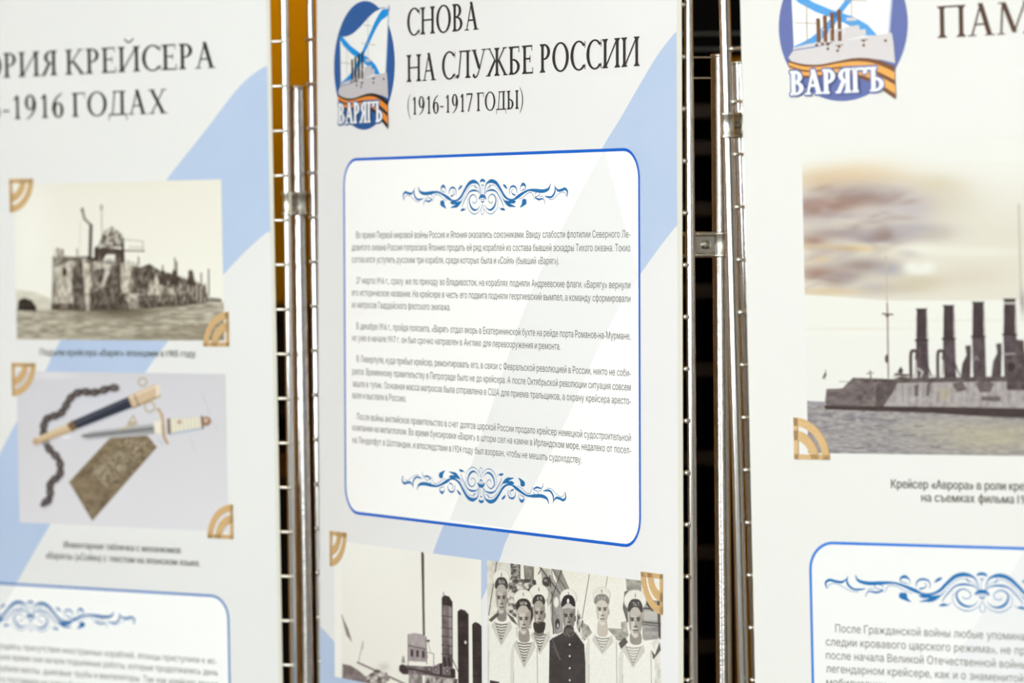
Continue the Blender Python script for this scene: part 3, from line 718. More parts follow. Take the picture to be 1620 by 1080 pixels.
for x in (570, 608, 648): c.poly([(x-8, 850+(x-570)*.12), (x+10, 852+(x-570)*.12), (x+10, 900+(x-570)*.12), (x-8, 896+(x-570)*.12)], (66, 58, 60))
c.line([(545, 750), (545, 960)], 5, (120, 110, 112)); c.line([(668, 765), (672, 950)], 5, (120, 110, 112))
c.mottle([(500, 955), (545, 960), (640, 965), (720, 965), (760, 945), (840, 965), (866, 990), (866, 1040), (800, 1050), (700, 1035), (600, 1020), (520, 1022), (485, 1000)], (150, 140, 142), (96, 86, 88), 50, 30)
c.poly([(486, 960), (510, 950), (545, 985), (545, 1018), (505, 1018), (482, 990)], (62, 54, 56))
c.line([(500, 1000), (560, 985), (640, 1000), (740, 1025), (860, 1040)], 14, (60, 52, 54), .9, 4)
c.line([(505, 940), (512, 900), (520, 940)], 10, (150, 142, 140)); c.poly([(830, 980), (866, 985), (868, 1045), (840, 1045)], (54, 46, 48))
for x in (690, 735, 812): c.blob(x, 985+(x-690)*.1, 12, 16, (70, 62, 64)); c.blob(x, 985+(x-690)*.1, 6, 9, (180, 172, 172))
c.poly([(760, 945), (778, 945), (778, 1025), (762, 1025)], (50, 44, 46))
c.poly([(782, 905), (800, 900), (812, 970), (786, 968)], (56, 50, 52)); c.poly([(812, 905), (832, 900), (838, 975), (820, 970)], (56, 50, 52))
c.blob(682, 792, 12, 7, (50, 45, 45)); c.line([(670, 870), (720, 880), (720, 970)], 4, (120, 112, 112)); c.line([(680, 800), (700, 870)], 3, (150, 142, 140))
c.mottle([(550, 1018), (640, 1022), (660, 1300), (550, 1300)], (190, 182, 180), (120, 110, 112), 25, 60)
c.mottle([(660, 1035), (880, 1052), (880, 1300), (660, 1300)], (205, 198, 194), (70, 62, 62), 30, 60, 1, 1.6)
c.mottle([(96, 950), (150, 960), (200, 990), (260, 1040), (300, 1075), (330, 1300), (96, 1300)], (150, 140, 138), (110, 98, 98), 30, 30)
c.line([(200, 940), (300, 985), (400, 1030), (520, 1085)], 12, (110, 100, 98), .9); c.line([(205, 940), (236, 800)], 4, (150, 142, 138)); c.line([(236, 795), (236, 850)], 8, (180, 172, 168), .6)
c.mottle([(260, 1035), (330, 985), (400, 1010), (420, 1060), (380, 1090), (540, 1110), (540, 1300), (250, 1300)], (215, 210, 205), (84, 74, 72), 26, 22, .9, 1.8)
c.blob(380, 970, 40, 30, (190, 184, 180), .5, .6)
c.poly([(90, 620), (100, 640), (135, 710), (160, 795), (125, 755), (110, 700)], (140, 134, 130)); c.line([(90, 615), (158, 795)], 4, (96, 88, 86))
c.blur(1)
ry1 = (P2.L(570, 859.8)[1]+P2.L(761.4, 885.2)[1])/2
ph = printed_photo('printed_photograph', P2, (P2.L(529.5, 980)[0], P2.L(762.3, 980)[0], P2.L(760, 1115)[1], ry1), c, 360, 290, b2, .0004, off)
tag(ph, 'grey photograph of funnels and a mast platform')
bracket(P2, (522.8, 839.3), 1, -1, ph, None, .0005, WOOD)

# ---- group photograph of sailors (lower right of the middle banner)
c = Canvas(765, 875, 1055, 1120, 2.6, (240, 238, 226), 5); c.src(770, 880, 5.4)
c.grad([(0, 0), (1600, 0), (1600, 1300), (0, 1300)], (240, 238, 224), (248, 246, 238), 50, 700)
GD = (96, 92, 88)
c.mottle([(0, 30), (210, 60), (200, 500), (0, 560)], (240, 238, 226), (210, 207, 196), 80, 80)
c.mottle([(205, 60), (290, 70), (290, 280), (215, 260)], (176, 172, 164), (60, 56, 54), 14, 12, 1, 1.6); c.line([(215, 60), (245, 260)], 6, GD); c.line([(285, 70), (285, 290)], 8, (70, 66, 64))
c.mottle([(320, 75), (405, 88), (405, 230), (330, 220)], (190, 186, 176), (120, 116, 110), 18, 60); c.line([(322, 75), (330, 220)], 5, (80, 76, 74)); c.line([(402, 88), (402, 230)], 5, (80, 76, 74))
c.mottle([(180, 180), (420, 200), (440, 300), (380, 620), (190, 480)], (226, 222, 212), (70, 66, 64), 34, 30, 1, 1.7)
c.mottle([(455, 95), (560, 110), (650, 660), (575, 660)], (206, 202, 192), (150, 146, 140), 30, 50)
c.poly([(560, 105), (640, 115), (720, 300), (640, 320), (600, 200)], (150, 146, 140)); c.mottle([(555, 160), (645, 300), (655, 660), (570, 660)], (176, 172, 168), (140, 136, 134), 20, 40)
c.line([(460, 92), (640, 330)], 10, (80, 76, 74)); c.line([(560, 105), (690, 290)], 7, (90, 86, 84)); c.line([(470, 100), (445, 150)], 8, (90, 86, 84)); c.line([(640, 115), (480, 600)], 6, (60, 56, 54))
c.line([(560, 300), (572, 660)], 9, (90, 86, 84)); c.line([(575, 330), (590, 660)], 3, (110, 106, 104))
c.blob(515, 215, 38, 42, (66, 62, 60)); c.blob(505, 205, 14, 12, (170, 166, 160)); c.line([(480, 190), (550, 240)], 5, (120, 116, 110)); c.line([(540, 160), (550, 260)], 8, (70, 66, 64))
c.blob(597, 390, 22, 45, (238, 236, 228)); c.blob(608, 575, 20, 44, (56, 52, 50)); c.blob(610, 590, 9, 20, (190, 186, 180))
c.poly([(545, 400), (560, 700), (500, 690), (490, 560), (520, 430)], (236, 234, 224))
c.line([(88, 45), (20, 500)], 7, (84, 80, 76)); c.line([(880, 150), (800, 640)], 5, (90, 88, 84)); c.line([(1035, 170), (1020, 260)], 4, (110, 108, 104)); c.line([(645, 120), (600, 300)], 4, (100, 98, 94))
c.mottle([(780, 440), (830, 560), (810, 680), (770, 600)], (230, 228, 218), (80, 76, 74), 14, 40, 1, 1.6)
c.mottle([(820, 560), (870, 590), (905, 650), (840, 720), (815, 700)], (200, 196, 184), (130, 126, 118), 20, 20)
c.mottle([(1040, 610), (1200, 620), (1200, 710), (1130, 720), (1050, 680)], (200, 196, 184), (150, 146, 136), 40, 16)
c.poly([(1040, 200), (1200, 190), (1200, 615), (1040, 605)], (244, 242, 232)); c.mottle([(1150, 560), (1200, 550), (1215, 680), (1160, 690)], (210, 206, 196), (150, 146, 138), 16, 40)
c.mottle([(1190, 185), (1325, 200), (1325, 330), (1250, 300), (1200, 300)], (186, 182, 172), (140, 136, 130), 60, 30)
c.mottle([(1180, 300), (1210, 290), (1250, 560), (1200, 560), (1165, 440)], (140, 136, 132), (100, 96, 92), 20, 60)
c.mottle([(1325, 360), (1490, 380), (1490, 700), (1335, 720)], (180, 178, 172), (140, 138, 136), 60, 30)
for yy, ww in ((440, 12), (465, 8), (560, 10), (580, 6)): c.line([(1340, yy), (1490, yy+15)], ww, (72, 68, 68))
c.line([(1470, 380), (1480, 700)], 16, (70, 66, 66)); c.poly([(1345, 460), (1460, 470), (1460, 550), (1345, 545)], (196, 194, 188)); c.line([(1340, 360), (1420, 450)], 30, (84, 80, 78))
WH, WS = (245, 244, 236), (214, 211, 200)
def sailor(hx, hy, hw, hh, fcol, cap_c, neck, bx, by, bw, stripes=True, shade=(176, 170, 162), sc=1.0, body=WH, nobody=False, vtop=None, vx=None, vbot=None, white_band=False):
    if not nobody: c.poly([(bx-bw*.5, by+120), (bx-bw*.42, by+20), (neck[0]-hw*.5, neck[1]-10), (neck[0]+hw*.5, neck[1]-10), (bx+bw*.42, by+25), (bx+bw*.52, by+140), (bx+bw*.5, 1350), (bx-bw*.5, 1350)], body)
    if not nobody: c.poly([(bx-bw*.5, by+120), (bx-bw*.40, by+20), (bx-bw*.36, by+60), (bx-bw*.42, 1350), (bx-bw*.5, 1350)], WS, .6); c.line([(bx+bw*.45, by+60), (bx+bw*.48, 1350)], 7, (160, 156, 148), .7); c.line([(bx-bw*.38, by+260), (bx-bw*.40, 1350)], 6, (170, 166, 158), .6)
    if stripes:
        vx = vx or neck[0]; vt = vtop or neck[1]+30; vb = vbot or vt+190; vw = hw*.5
        c.poly([(vx-vw-14, vt-30), (vx-vw*.9, vt-5), (vx, vb+26), (vx+vw, vt), (vx+vw+30, vt-30), (vx+vw+44, vt+30), (vx+6, vb+44), (vx-4, vb+44), (vx-vw-36, vt+10)], (214, 211, 202))
        c.poly([(vx-vw, vt-20), (vx+vw, vt-10), (vx+2, vb+14), (vx-2, vb+14)], (238, 236, 226))
        n = int((vb-vt)/24)
        for i in range(n+1):
            f = i/(n+.6); w = vw*(1-f)*.95
            c.line([(vx-w, vt+i*24-6), (vx, vt+i*24+4), (vx+w, vt+i*24-2)], 9.5, cap_c, .85)
        c.line([(vx-vw-4, vt-24), (vx, vb+22), (vx+vw+8, vt-14)], 4, (110, 106, 100), .8)
    c.poly([(hx-hw*.30, hy+hh*.30), (hx+hw*.34, hy+hh*.30), (neck[0]+hw*.42, neck[1]+25), (neck[0], neck[1]+45), (neck[0]-hw*.40, neck[1]+20)], tuple(min(v*1.12, 230) for v in shade), 1, 3); FC[0] = tuple(a_*.75+b_*.25 for a_, b_ in zip(fcol, shade))
    # head
    face = [(hx-hw*.46, hy-hh*.42), (hx+hw*.46, hy-hh*.42), (hx+hw*.50, hy), (hx+hw*.38, hy+hh*.30), (hx+hw*.12, hy+hh*.50), (hx-hw*.12, hy+hh*.50), (hx-hw*.38, hy+hh*.30), (hx-hw*.5, hy)]
    c.poly(face, fcol, 1, 4); c.blob(hx+hw*.52, hy+hh*.02, hw*.07, hh*.11, shade)
    c.poly([(hx+hw*.16, hy-hh*.36), (hx+hw*.48, hy-hh*.40), (hx+hw*.50, hy+hh*.1), (hx+hw*.30, hy+hh*.42), (hx+hw*.12, hy+hh*.3)], shade, .6, 3)
    c.poly([(hx-hw*.46, hy-hh*.30), (hx-hw*.34, hy-hh*.3), (hx-hw*.30, hy+hh*.2), (hx-hw*.38, hy+hh*.25)], shade, .6, 3)
    d = tuple(v*.45 for v in shade)
    for s in (-1, 1):
        c.line([(hx+s*hw*.10-2, hy-hh*.13), (hx+s*hw*.34, hy-hh*.14)], hh*.05, d, .75); c.blob(hx+s*hw*.21, hy-hh*.07, hw*.12, hh*.045, d, .85)
    c.line([(hx, hy-hh*.05), (hx+hw*.06, hy+hh*.13)], hw*.09, shade, .9); c.blob(hx+hw*.03, hy+hh*.15, hw*.13, hh*.035, d, .7)
    c.line([(hx-hw*.14, hy+hh*.27), (hx+hw*.16, hy+hh*.27)], hh*.045, d, .85); c.blob(hx, hy+hh*.34, hw*.14, hh*.03, shade, .7)
FC = [None]
def cap_(cx, cy, rw, rh, band, bw, bh, by, col=(240, 238, 228), tilt=0, words=True):
    c.blob(cx, cy, rw, rh, (196, 192, 182), 1, 4, tilt); c.blob(cx-2, cy-3, rw*.95, rh*.95, col, 1, 3, tilt)
    c.blob(cx, by+bh*.62, bw*.80, bh*.55, FC[0], 1, 3)
    q = [(cx-bw, by+bh*.25), (cx-bw*.85, by-bh*.35), (cx-bw*.4, by-bh*.8), (cx+bw*.4, by-bh*.8), (cx+bw*.85, by-bh*.35), (cx+bw, by+bh*.3), (cx+bw*.8, by+bh*.75), (cx+bw*.35, by+bh*.15), (cx-bw*.35, by+bh*.15), (cx-bw*.8, by+bh*.7)]
    c.poly(q, band, 1, 4)
    if words: c.mottle([(cx-bw*.5, by-bh*.5), (cx+bw*.5, by-bh*.5), (cx+bw*.5, by-bh*.02), (cx-bw*.5, by-bh*.02)], (200, 198, 190), band, 8, 26, .9, 1.6)
    c.line([(cx, cy-rh*.62), (cx+1, cy-rh*.32)], 6, (90, 86, 84))
DK2 = (60, 56, 56)
# leftmost sailor, then the third, then the second in front, the officer, the pale one and the right one
sailor(128, 370, 96, 230, (206, 200, 190), DK2, (130, 510), 130, 545, 290, vtop=580, vx=126, vbot=715, shade=(128, 122, 116))
cap_(128, 195, 74, 86, (66, 62, 62), 56, 66, 232)
sailor(450, 500, 96, 220, (198, 190, 180), DK2, (450, 640), 455, 690, 200, vtop=670, vx=455, vbot=790, shade=(116, 110, 104))
c.poly([(405, 560), (440, 570), (480, 560), (505, 570), (490, 640), (440, 655), (405, 620)], (52, 48, 46), .95, 3)
cap_(448, 320, 86, 84, (58, 54, 54), 54, 56, 372)
sailor(318, 550, 112, 220, (214, 207, 196), DK2, (322, 690), 325, 720, 240, vtop=745, vx=322, vbot=905, shade=(140, 134, 126))
cap_(315, 358, 82, 76, (50, 46, 46), 66, 62, 412)
BK = (70, 66, 66)
c.mottle([(540, 720), (570, 690), (640, 650), (690, 640), (755, 645), (800, 690), (835, 745), (845, 900), (855, 1350), (530, 1350)], BK, (58, 54, 54), 50, 60)
c.line([(570, 690), (645, 650)], 12, (226, 224, 216)); c.line([(760, 640), (832, 742)], 10, (210, 208, 200))
c.poly([(560, 760), (575, 755), (632, 880), (626, 890)], (110, 106, 104), .5); c.line([(560, 700), (632, 885)], 3, (160, 156, 152))
for y in (752, 850, 953, 1056): c.blob(712, y, 8, 9, (236, 234, 228))
sailor(703, 525, 106, 240, (176, 170, 164), DK2, (702, 640), 702, 2000, 10, False, nobody=True, shade=(104, 98, 96))
c.line([(672, 612), (702, 596), (736, 614)], 20, (58, 54, 54), .9); c.blob(700, 640, 28, 34, (80, 74, 72), .8)
c.line([(664, 630), (705, 690), (745, 640)], 8, (44, 40, 40)); c.line([(680, 640), (712, 690)], 4, (190, 188, 180))
cap_(700, 355, 74, 78, (46, 42, 44), 60, 76, 392, words=False); c.blob(698, 380, 11, 22, (236, 234, 230)); c.blob(700, 412, 30, 8, (190, 186, 182))
c.poly([(648, 430), (700, 410), (758, 432), (745, 448), (700, 438), (655, 446)], (206, 202, 198), 1, 3)
sailor(990, 470, 106, 230, (226, 220, 208), (130, 126, 122), (992, 640), 985, 665, 280, vtop=700, vx=990, vbot=790, shade=(184, 176, 164))
cap_(985, 330, 76, 72, (140, 136, 130), 66, 56, 368, (236, 233, 222))
sailor(1272, 560, 118, 260, (218, 212, 202), (150, 146, 140), (1275, 710), 1275, 745, 290, vtop=780, vx=1252, vbot=905, shade=(140, 134, 126))
cap_(1272, 375, 98, 92, (72, 68, 68), 64, 74, 425)
c.poly([(1130, 740), (1180, 690), (1210, 730), (1150, 790)], (76, 72, 70), .9); c.mottle([(1400, 740), (1480, 690), (1500, 1350), (1430, 1350), (1440, 900)], (244, 242, 234), (206, 204, 196), 40, 80)
c.poly([(1410, 800), (1440, 840), (1480, 730), (1490, 800), (1425, 880)], (70, 66, 64), .85)
c.poly([(20, 540), (90, 480), (110, 500), (40, 560)], (70, 66, 64), .9); c.poly([(170, 480), (230, 520), (270, 590), (215, 550)], (66, 62, 60), .85)
c.poly([(30, 1055), (110, 1070), (110, 1350), (30, 1350)], (60, 56, 54))
c.mottle([(0, 30), (1600, 30), (1600, 1350), (0, 1350)], (236, 232, 220), (20, 20, 20), 5, 5, .05, 2)
c.blur(1)
ry2 = (P2.L(772, 886.6)[1]+P2.L(1012, 917)[1])/2
ph = printed_photo('printed_photograph', P2, (P2.L(771.6, 980)[0], P2.L(1046.3, 980)[0], P2.L(900, 1115)[1], ry2), c, 460, 290, b2, .0004, off)
tag(ph, 'grey group photograph of sailors in white caps around a dark-coated officer')
bracket(P2, (1049.2, 908.2), -1, -1, ph, None, .0005, WOOD)
# ================================================================== BANNER on the left
x1 = (P1.L(427.5, 100)[0]+P1.L(446.5, 1000)[0])/2; x0 = x1 - .755
b1, off = start_banner(P1, x0, x1, 'left banner with photographs of a wrecked ship and of a dagger with a chain', (246, 246, 243), (242, 243, 244), 'ink_field_left', .0052)
XR = x1 - .0055
def q1(pts, n=6): return curve_px(P1, pts, n)
up = q1([(419.8, 104), (380, 135.8), (323, 209), (282.5, 260), (262, 286.7), (200, 375), (96, 538.5), (71.7, 586.7), (26.7, 666.7), (0, 716.7), (-60, 830)])
lo = q1([(423.5, 366), (392, 394), (355.6, 432), (300, 495), (266.7, 538.5), (246.7, 565), (231.7, 586.7), (150, 718), (78.3, 831.7), (28.3, 918), (-30, 1020)])
up[0] = (XR, up[0][1]); lo[0] = (XR, lo[0][1])
prt('diagonal_band', [(up + lo[::-1], BLUE1)], b1, .0002, off=off)
bx1 = (P1.L(362, 973)[0]+P1.L(366, 1078)[0])/2; bx0 = bx1 - .617
by1 = (P1.L(0, 920.0)[1]+P1.L(335.4, 940.8)[1])/2; by0 = -.9
tb = prt('text_box', [(rrect(bx0, bx1, by0, by1, .027), BOXW)], b1, .0003, off=off)
fb = Ls(P1, [(28, 923), (-20, 1005), (-70, 1005), (-50, 920)])
prt('faint_band', [(fb, FAINT)], tb, .00036)
frame(tb, bx0, bx1, by0, by1, .027, .0027, .00044, ink((62, 124, 200), 'ink_border_soft_blue'))
ornament(tb, P1, (48.9, 974.4), .00044, None, ORN, ks=.98)
def l1(t, xa, ya, xb, yb): A = P1.L(xa, ya); Bq = P1.L(xb, yb); return (t, A[0], Bq[0], A[1]*.5+Bq[1]*.5)
text_lines('text_paragraph', [
    l1('смущаясь присутствия иностранных кораблей, японцы приступили к ис-', -13, 1025.8, 343.5, 1049),
    l1('большое время они начали подъемные работы, которые продолжались день', -22, 1041.0, 345, 1068.3),
    l1('срубили мачты, дымовые трубы и вентиляторы. Так как крейсер лежал', -8, 1059.5, 345, 1088),
    l1('его поставили на ровный киль', -6, 1077.4, 140, 1090)], .0074, .7, TXT1, tb, .00044, None, bold=0)
title(b1, P1, 'ИСТОРИЯ КРЕЙСЕРА', (5, 124.6), (342.5, 105.6), .0292, INK2, off, sub='РИЯ КРЕЙСЕРА')
title(b1, P1, 'В 1905-1916 ГОДАХ', (17, 189.6), (266.5, 178.3), .0280, INK2, off, sub='1916 ГОДАХ')
text_lines('caption', [l1('Подъем крейсера «Варяг» японцами в 1905 году.', 63.7, 562.0, 311.5, 564.2)], .0078, .9, TXT1, b1, .00044, off, bold=.0004)
text_lines('caption', [l1('Инвентарная табличка с механизмов', 101.7, 866, 286, 875), l1('«Варяга» («Сойи») с текстом на японском языке.', 72.7, 883.3, 316.7, 895)], .0078, .9, TXT1, b1, .00044, off, bold=.0004)

# ---- wrecked ship
c = Canvas(15, 278, 360, 545, 1.6, (243, 241, 228), 11); c.src(0, 260, 3.375)
c.grad([(60, 80), (1200, 80), (1200, 950), (60, 950)], (240, 237, 225), (246, 245, 234), 80, 700)
c.blob(150, 400, 130, 400, (249, 248, 240), .8, .5); c.blob(600, 90, 500, 60, (236, 232, 218), .5, .5)
c.mottle([(80, 665), (180, 680), (280, 720), (280, 790), (80, 790)], (228, 225, 210), (212, 208, 192), 60, 20)
c.grad([(60, 775), (280, 775), (1200, 735), (1200, 950), (60, 950)], (200, 195, 178), (182, 174, 156), 760, 930)
c.mottle([(60, 775), (280, 775), (1200, 735), (1200, 950), (60, 950)], (214, 208, 190), (126, 116, 98), 46, 7, .7, 1.1)
c.blob(640, 790, 230, 50, (112, 102, 84), .75, .6); c.blob(620, 775, 160, 26, (84, 74, 60), .6, .6); c.mottle([(1000, 870), (1200, 840), (1200, 935), (500, 935)], (170, 160, 140), (120, 110, 92), 50, 8, .5)
c.mottle([(95, 780), (100, 725), (130, 712), (170, 725), (195, 760), (195, 782)], (64, 56, 48), (40, 34, 30), 20, 20)
H0, H1 = (226, 220, 204), (92, 82, 70)
c.mottle([(275, 775), (288, 495), (330, 488), (390, 492), (430, 505), (560, 520), (640, 520), (700, 540), (840, 560), (940, 590), (1060, 620), (1095, 650), (1110, 735), (1000, 752), (700, 770), (480, 780)], H0, H1, 26, 70, 1, 1.3)
for q in [[(300, 530), (420, 520), (410, 740), (300, 740)], [(440, 520), (480, 530), (478, 770), (455, 770)], [(500, 520), (610, 530), (600, 650), (540, 640), (500, 560)], [(640, 540), (700, 550), (690, 680), (645, 690)], [(690, 690), (770, 690), (780, 720), (700, 715)], [(800, 640), (840, 650), (830, 740), (780, 730)]]:
    c.mottle(q, (238, 233, 220), (206, 198, 180), 26, 50, .92)
D0, D1 = (58, 48, 42), (88, 76, 66)
for q in [[(405, 505), (440, 505), (460, 780), (400, 780), (385, 640)], [(385, 560), (402, 540), (402, 660), (385, 660)], [(505, 560), (560, 555), (545, 640), (525, 630)], [(600, 540), (645, 530), (650, 690), (690, 740), (690, 775), (480, 780), (490, 690), (560, 650)],
          [(505, 450), (560, 440), (660, 455), (665, 520), (620, 530), (615, 480), (570, 480), (545, 520), (505, 515)], [(700, 570), (800, 530), (842, 560), (830, 600), (790, 640), (770, 690), (720, 690), (712, 620)],
          [(730, 700), (1110, 690), (1110, 735), (980, 755), (750, 770)], [(840, 565), (1080, 640), (1095, 700), (850, 640)], [(275, 740), (400, 745), (400, 780), (275, 775)]]:
    c.mottle(q, D0, D1, 16, 26, .93, 1.3)
for x in range(850, 1100, 22): c.mottle([(x, 630), (x+9, 632), (x+8, 735), (x, 735)], (206, 198, 182), (120, 110, 96), 8, 30, .85)
c.mottle([(280, 770), (290, 500), (430, 500), (640, 500), (840, 555), (1090, 640), (1110, 740), (700, 770)], (236, 230, 216), (50, 42, 36), 9, 22, .30, 2.4)
c.blob(347, 575, 12, 24, (62, 52, 46)); c.line([(285, 490), (285, 770)], 5, (110, 100, 88)); c.line([(290, 690), (390, 560)], 5, (130, 120, 104), .7)
c.line([(300, 540), (390, 500), (470, 495)], 12, (90, 80, 70), .8); c.line([(470, 500), (500, 505)], 16, D0)
c.line([(440, 240), (452, 290), (487, 325)], 11, (96, 86, 76)); c.blob(441, 243, 8, 12, (96, 86, 76)); c.line([(487, 325), (482, 500)], 16, (66, 56, 50)); c.line([(432, 300), (425, 490)], 3, (206, 200, 186))
c.line([(543, 215), (547, 440)], 6, (170, 162, 148), .8); c.blob(543, 230, 9, 18, (170, 162, 148), .7)
c.line([(655, 395), (660, 520)], 14, D0); c.line([(660, 400), (765, 410), (765, 460)], 4, (150, 142, 128), .8); c.line([(665, 460), (770, 462)], 9, (90, 80, 70), .7); c.line([(690, 440), (760, 444)], 4, (130, 120, 108), .7)
c.line([(510, 455), (560, 400), (650, 390)], 8, (90, 80, 70), .8); c.line([(515, 445), (515, 510)], 14, D0)
c.mottle([(560, 350), (600, 330), (660, 380), (650, 440), (560, 440), (530, 420)], (214, 208, 194), (66, 56, 50), 12, 12, .85, 1.9)
c.mottle([(290, 450), (340, 450), (345, 500), (290, 500)], (220, 214, 200), (96, 86, 76), 10, 20, .8, 1.6)
for x, a, b in [(740, 495, 530), (870, 540, 640), (935, 500, 600), (945, 520, 640), (1010, 570, 640), (1075, 580, 650), (310, 445, 490), (335, 460, 500), (412, 450, 500), (1115, 560, 700)]: c.line([(x, a), (x+2, b)], 7 if a > 490 else 5, (84, 74, 64), .8)
for x in (870, 930, 1020): c.mottle([(x-22, 640), (x-5, 560), (x+12, 570), (x+26, 650)], D0, D1, 10, 20, .9)
c.line([(1095, 650), (1105, 730), (1180, 728)], 12, (96, 86, 74), .8); c.line([(1105, 715), (1175, 722)], 14, (100, 90, 78), .7)
c.blur(1)
rx = (P1.L(24.5, 410)[0], P1.L(352.8, 410)[0]); ryt = (P1.L(53.3, 289.6)[1]+P1.L(351, 284.8)[1])/2; ryb = (P1.L(26, 536.4)[1]+P1.L(321.5, 539)[1])/2
ph = printed_photo('printed_photograph', P1, (rx[0], rx[1], ryb, ryt), c, 330, 240, b1, .0004, off)
tag(ph, 'sepia photograph of a half-sunk ship')
bracket(P1, (15.4, 283.2), 1, -1, ph, None, .0005, WOOD); bracket(P1, (363.5, 548), -1, 1, ph, None, .0005, WOOD)

# ---- dagger, scabbard, chain and inscribed plate
c = Canvas(20, 575, 370, 850, 1.6, (221, 220, 225), 13); c.src(0, 560, 3.0)
c.grad([(60, 70), (1100, 70), (1100, 850), (60, 850)], (214, 212, 217), (228, 226, 231), 80, 820)
c.blob(500, 230, 500, 130, (220, 224, 236), .35, .5); c.blob(250, 100, 130, 20, (238, 236, 240), .6, .5)
chain = cat([(560, 160), (520, 162), (470, 178), (430, 182), (390, 178), (350, 195), (325, 225), (305, 262), (280, 288), (240, 298), (215, 320), (208, 360), (212, 395), (225, 435), (248, 465), (280, 500), (288, 545), (280, 580), (245, 605), (238, 640), (240, 670), (225, 700), (205, 712)], 4)
acc = 0; last = chain[0]; kq = 0
c.line([(p[0]+8, p[1]+12) for p in chain], 26, (196, 198, 212), .5)
for p in chain[1:]:
    acc += math.hypot(*(p-last)); d = p-last; last = p
    if acc > 15:
        acc = 0; kq += 1; a = math.degrees(math.atan2(d[1], d[0]))
        c.blob(p[0], p[1], 25, 19 if kq % 2 else 14, (78, 70, 70) if kq % 2 else (104, 94, 90), 1, 3, a)
        c.blob(p[0]-2, p[1]-2, 9, 5, (168, 162, 162) if kq % 2 else (60, 54, 58), .8, 2, a)
c.line([(205, 690), (203, 712), (222, 712), (232, 690)], 9, (92, 86, 92)); c.line([(535, 150), (560, 150), (560, 172), (530, 174)], 8, (110, 104, 108))
def quad(a, b, wa, wb):
    a = np.array(a, float); b = np.array(b, float); t = (b-a)/np.hypot(*(b-a)); n = np.array([-t[1], t[0]])
    return [a+n*wa, b+n*wb, b-n*wb, a-n*wa]
c.line([(180, 428), (740, 200)], 30, (198, 198, 210), .5)
c.mottle([(330, 605), (525, 395), (700, 385), (745, 440), (440, 788)], (150, 134, 108), (108, 94, 74), 22, 16)
c.mottle([(440, 560), (600, 400), (700, 420), (690, 470), (500, 640)], (196, 184, 160), (112, 98, 80), 10, 12, .6, 1.8); c.blob(415, 590, 35, 35, (112, 98, 78), .6, .7); c.mottle([(350, 610), (440, 560), (520, 640), (440, 770)], (160, 144, 118), (120, 104, 82), 30, 30, .7); c.line([(330, 605), (440, 788), (745, 440)], 4, (120, 104, 84), .8)
c.poly([(600, 335), (635, 285), (650, 320), (640, 340)], (190, 176, 150)); c.blob(632, 312, 7, 9, (224, 220, 220))
c.poly(quad((165, 415), (360, 338), 15, 22), (212, 186, 148)); c.line([(170, 402), (355, 326)], 7, (238, 222, 192), .8); c.line([(172, 428), (365, 352)], 6, (156, 126, 90), .8)
c.poly([(318, 335), (345, 312), (385, 340), (345, 368)], (120, 96, 72)); c.blob(170, 416, 14, 16, (196, 164, 132))
c.poly(quad((358, 335), (625, 225), 22, 27), (52, 56, 68)); c.line([(365, 325), (618, 210)], 8, (104, 110, 126), .7)
c.poly(quad((618, 227), (752, 172), 30, 34), (214, 190, 158)); c.line([(620, 205), (745, 150)], 9, (240, 226, 204), .8); c.line([(632, 255), (760, 196)], 8, (150, 122, 92), .8); c.poly([(738, 140), (760, 150), (760, 195), (742, 205)], (236, 222, 204)); c.line([(640, 195), (660, 245)], 7, (130, 104, 84), .8)
for cx_, cy_, rr in ((678, 132, 20), (712, 250, 24)):
    c.line([(cx_+rr*math.cos(a), cy_+rr*math.sin(a)) for a in [i*.5236 for i in range(13)]], 7, (190, 172, 140))
c.line([(395, 405), (735, 375)], 14, (196, 196, 208), .5)
c.poly([(380, 388), (430, 368), (560, 352), (735, 330), (735, 378), (560, 388), (420, 402)], (158, 158, 160)); c.line([(395, 388), (735, 352)], 9, (96, 96, 100), .8); c.line([(400, 378), (735, 338)], 5, (206, 206, 210), .8); c.blob(315, 392, 26, 8, (248, 247, 248), .8, .8)
c.line([(565, 362), (650, 330)], 12, (190, 176, 150), .8); c.poly([(730, 320), (765, 315), (768, 375), (735, 375)], (240, 234, 218))
c.line([(752, 262), (768, 290), (775, 340), (780, 390), (795, 422)], 14, (188, 158, 122), 1, 4); c.line([(755, 270), (772, 330)], 5, (236, 220, 190), .8); c.line([(750, 400), (775, 432)], 6, (176, 192, 222), .7)
c.poly([(800, 308), (960, 298), (965, 345), (810, 374)], (238, 234, 216)); c.line([(805, 380), (960, 352)], 9, (160, 176, 206), .7)
for x in range(815, 960, 18): c.line([(x, 306-(x-815)*.05), (x+5, 372-(x-815)*.17)], 5, (196, 188, 164), .8)
c.poly([(795, 305), (808, 305), (812, 378), (797, 380)], (130, 104, 84)); c.blob(853, 322, 10, 10, (196, 150, 132)); c.blob(980, 318, 22, 22, (150, 112, 92)); c.blob(978, 314, 12, 12, (214, 180, 158)); c.line([(958, 296), (964, 350)], 9, (110, 84, 72))
c.line([(960, 185), (1000, 285)], 3, (190, 186, 192), .8); c.line([(1005, 320), (1040, 365)], 3, (196, 192, 196), .6); c.line([(895, 380), (930, 470)], 3, (196, 192, 198), .6)
c.blur(1)
rx = (P1.L(29.2, 720)[0], P1.L(359.5, 720)[0]); ryt = (P1.L(56.7, 587.6)[1]+P1.L(356.7, 591.2)[1])/2; ryb = (P1.L(31.7, 825.9)[1]+P1.L(330, 839.6)[1])/2
ph = printed_photo('printed_photograph', P1, (rx[0], rx[1], ryb, ryt), c, 330, 240, b1, .0004, off)
tag(ph, 'colour photograph of a dagger, its scabbard, a chain and a metal plate')
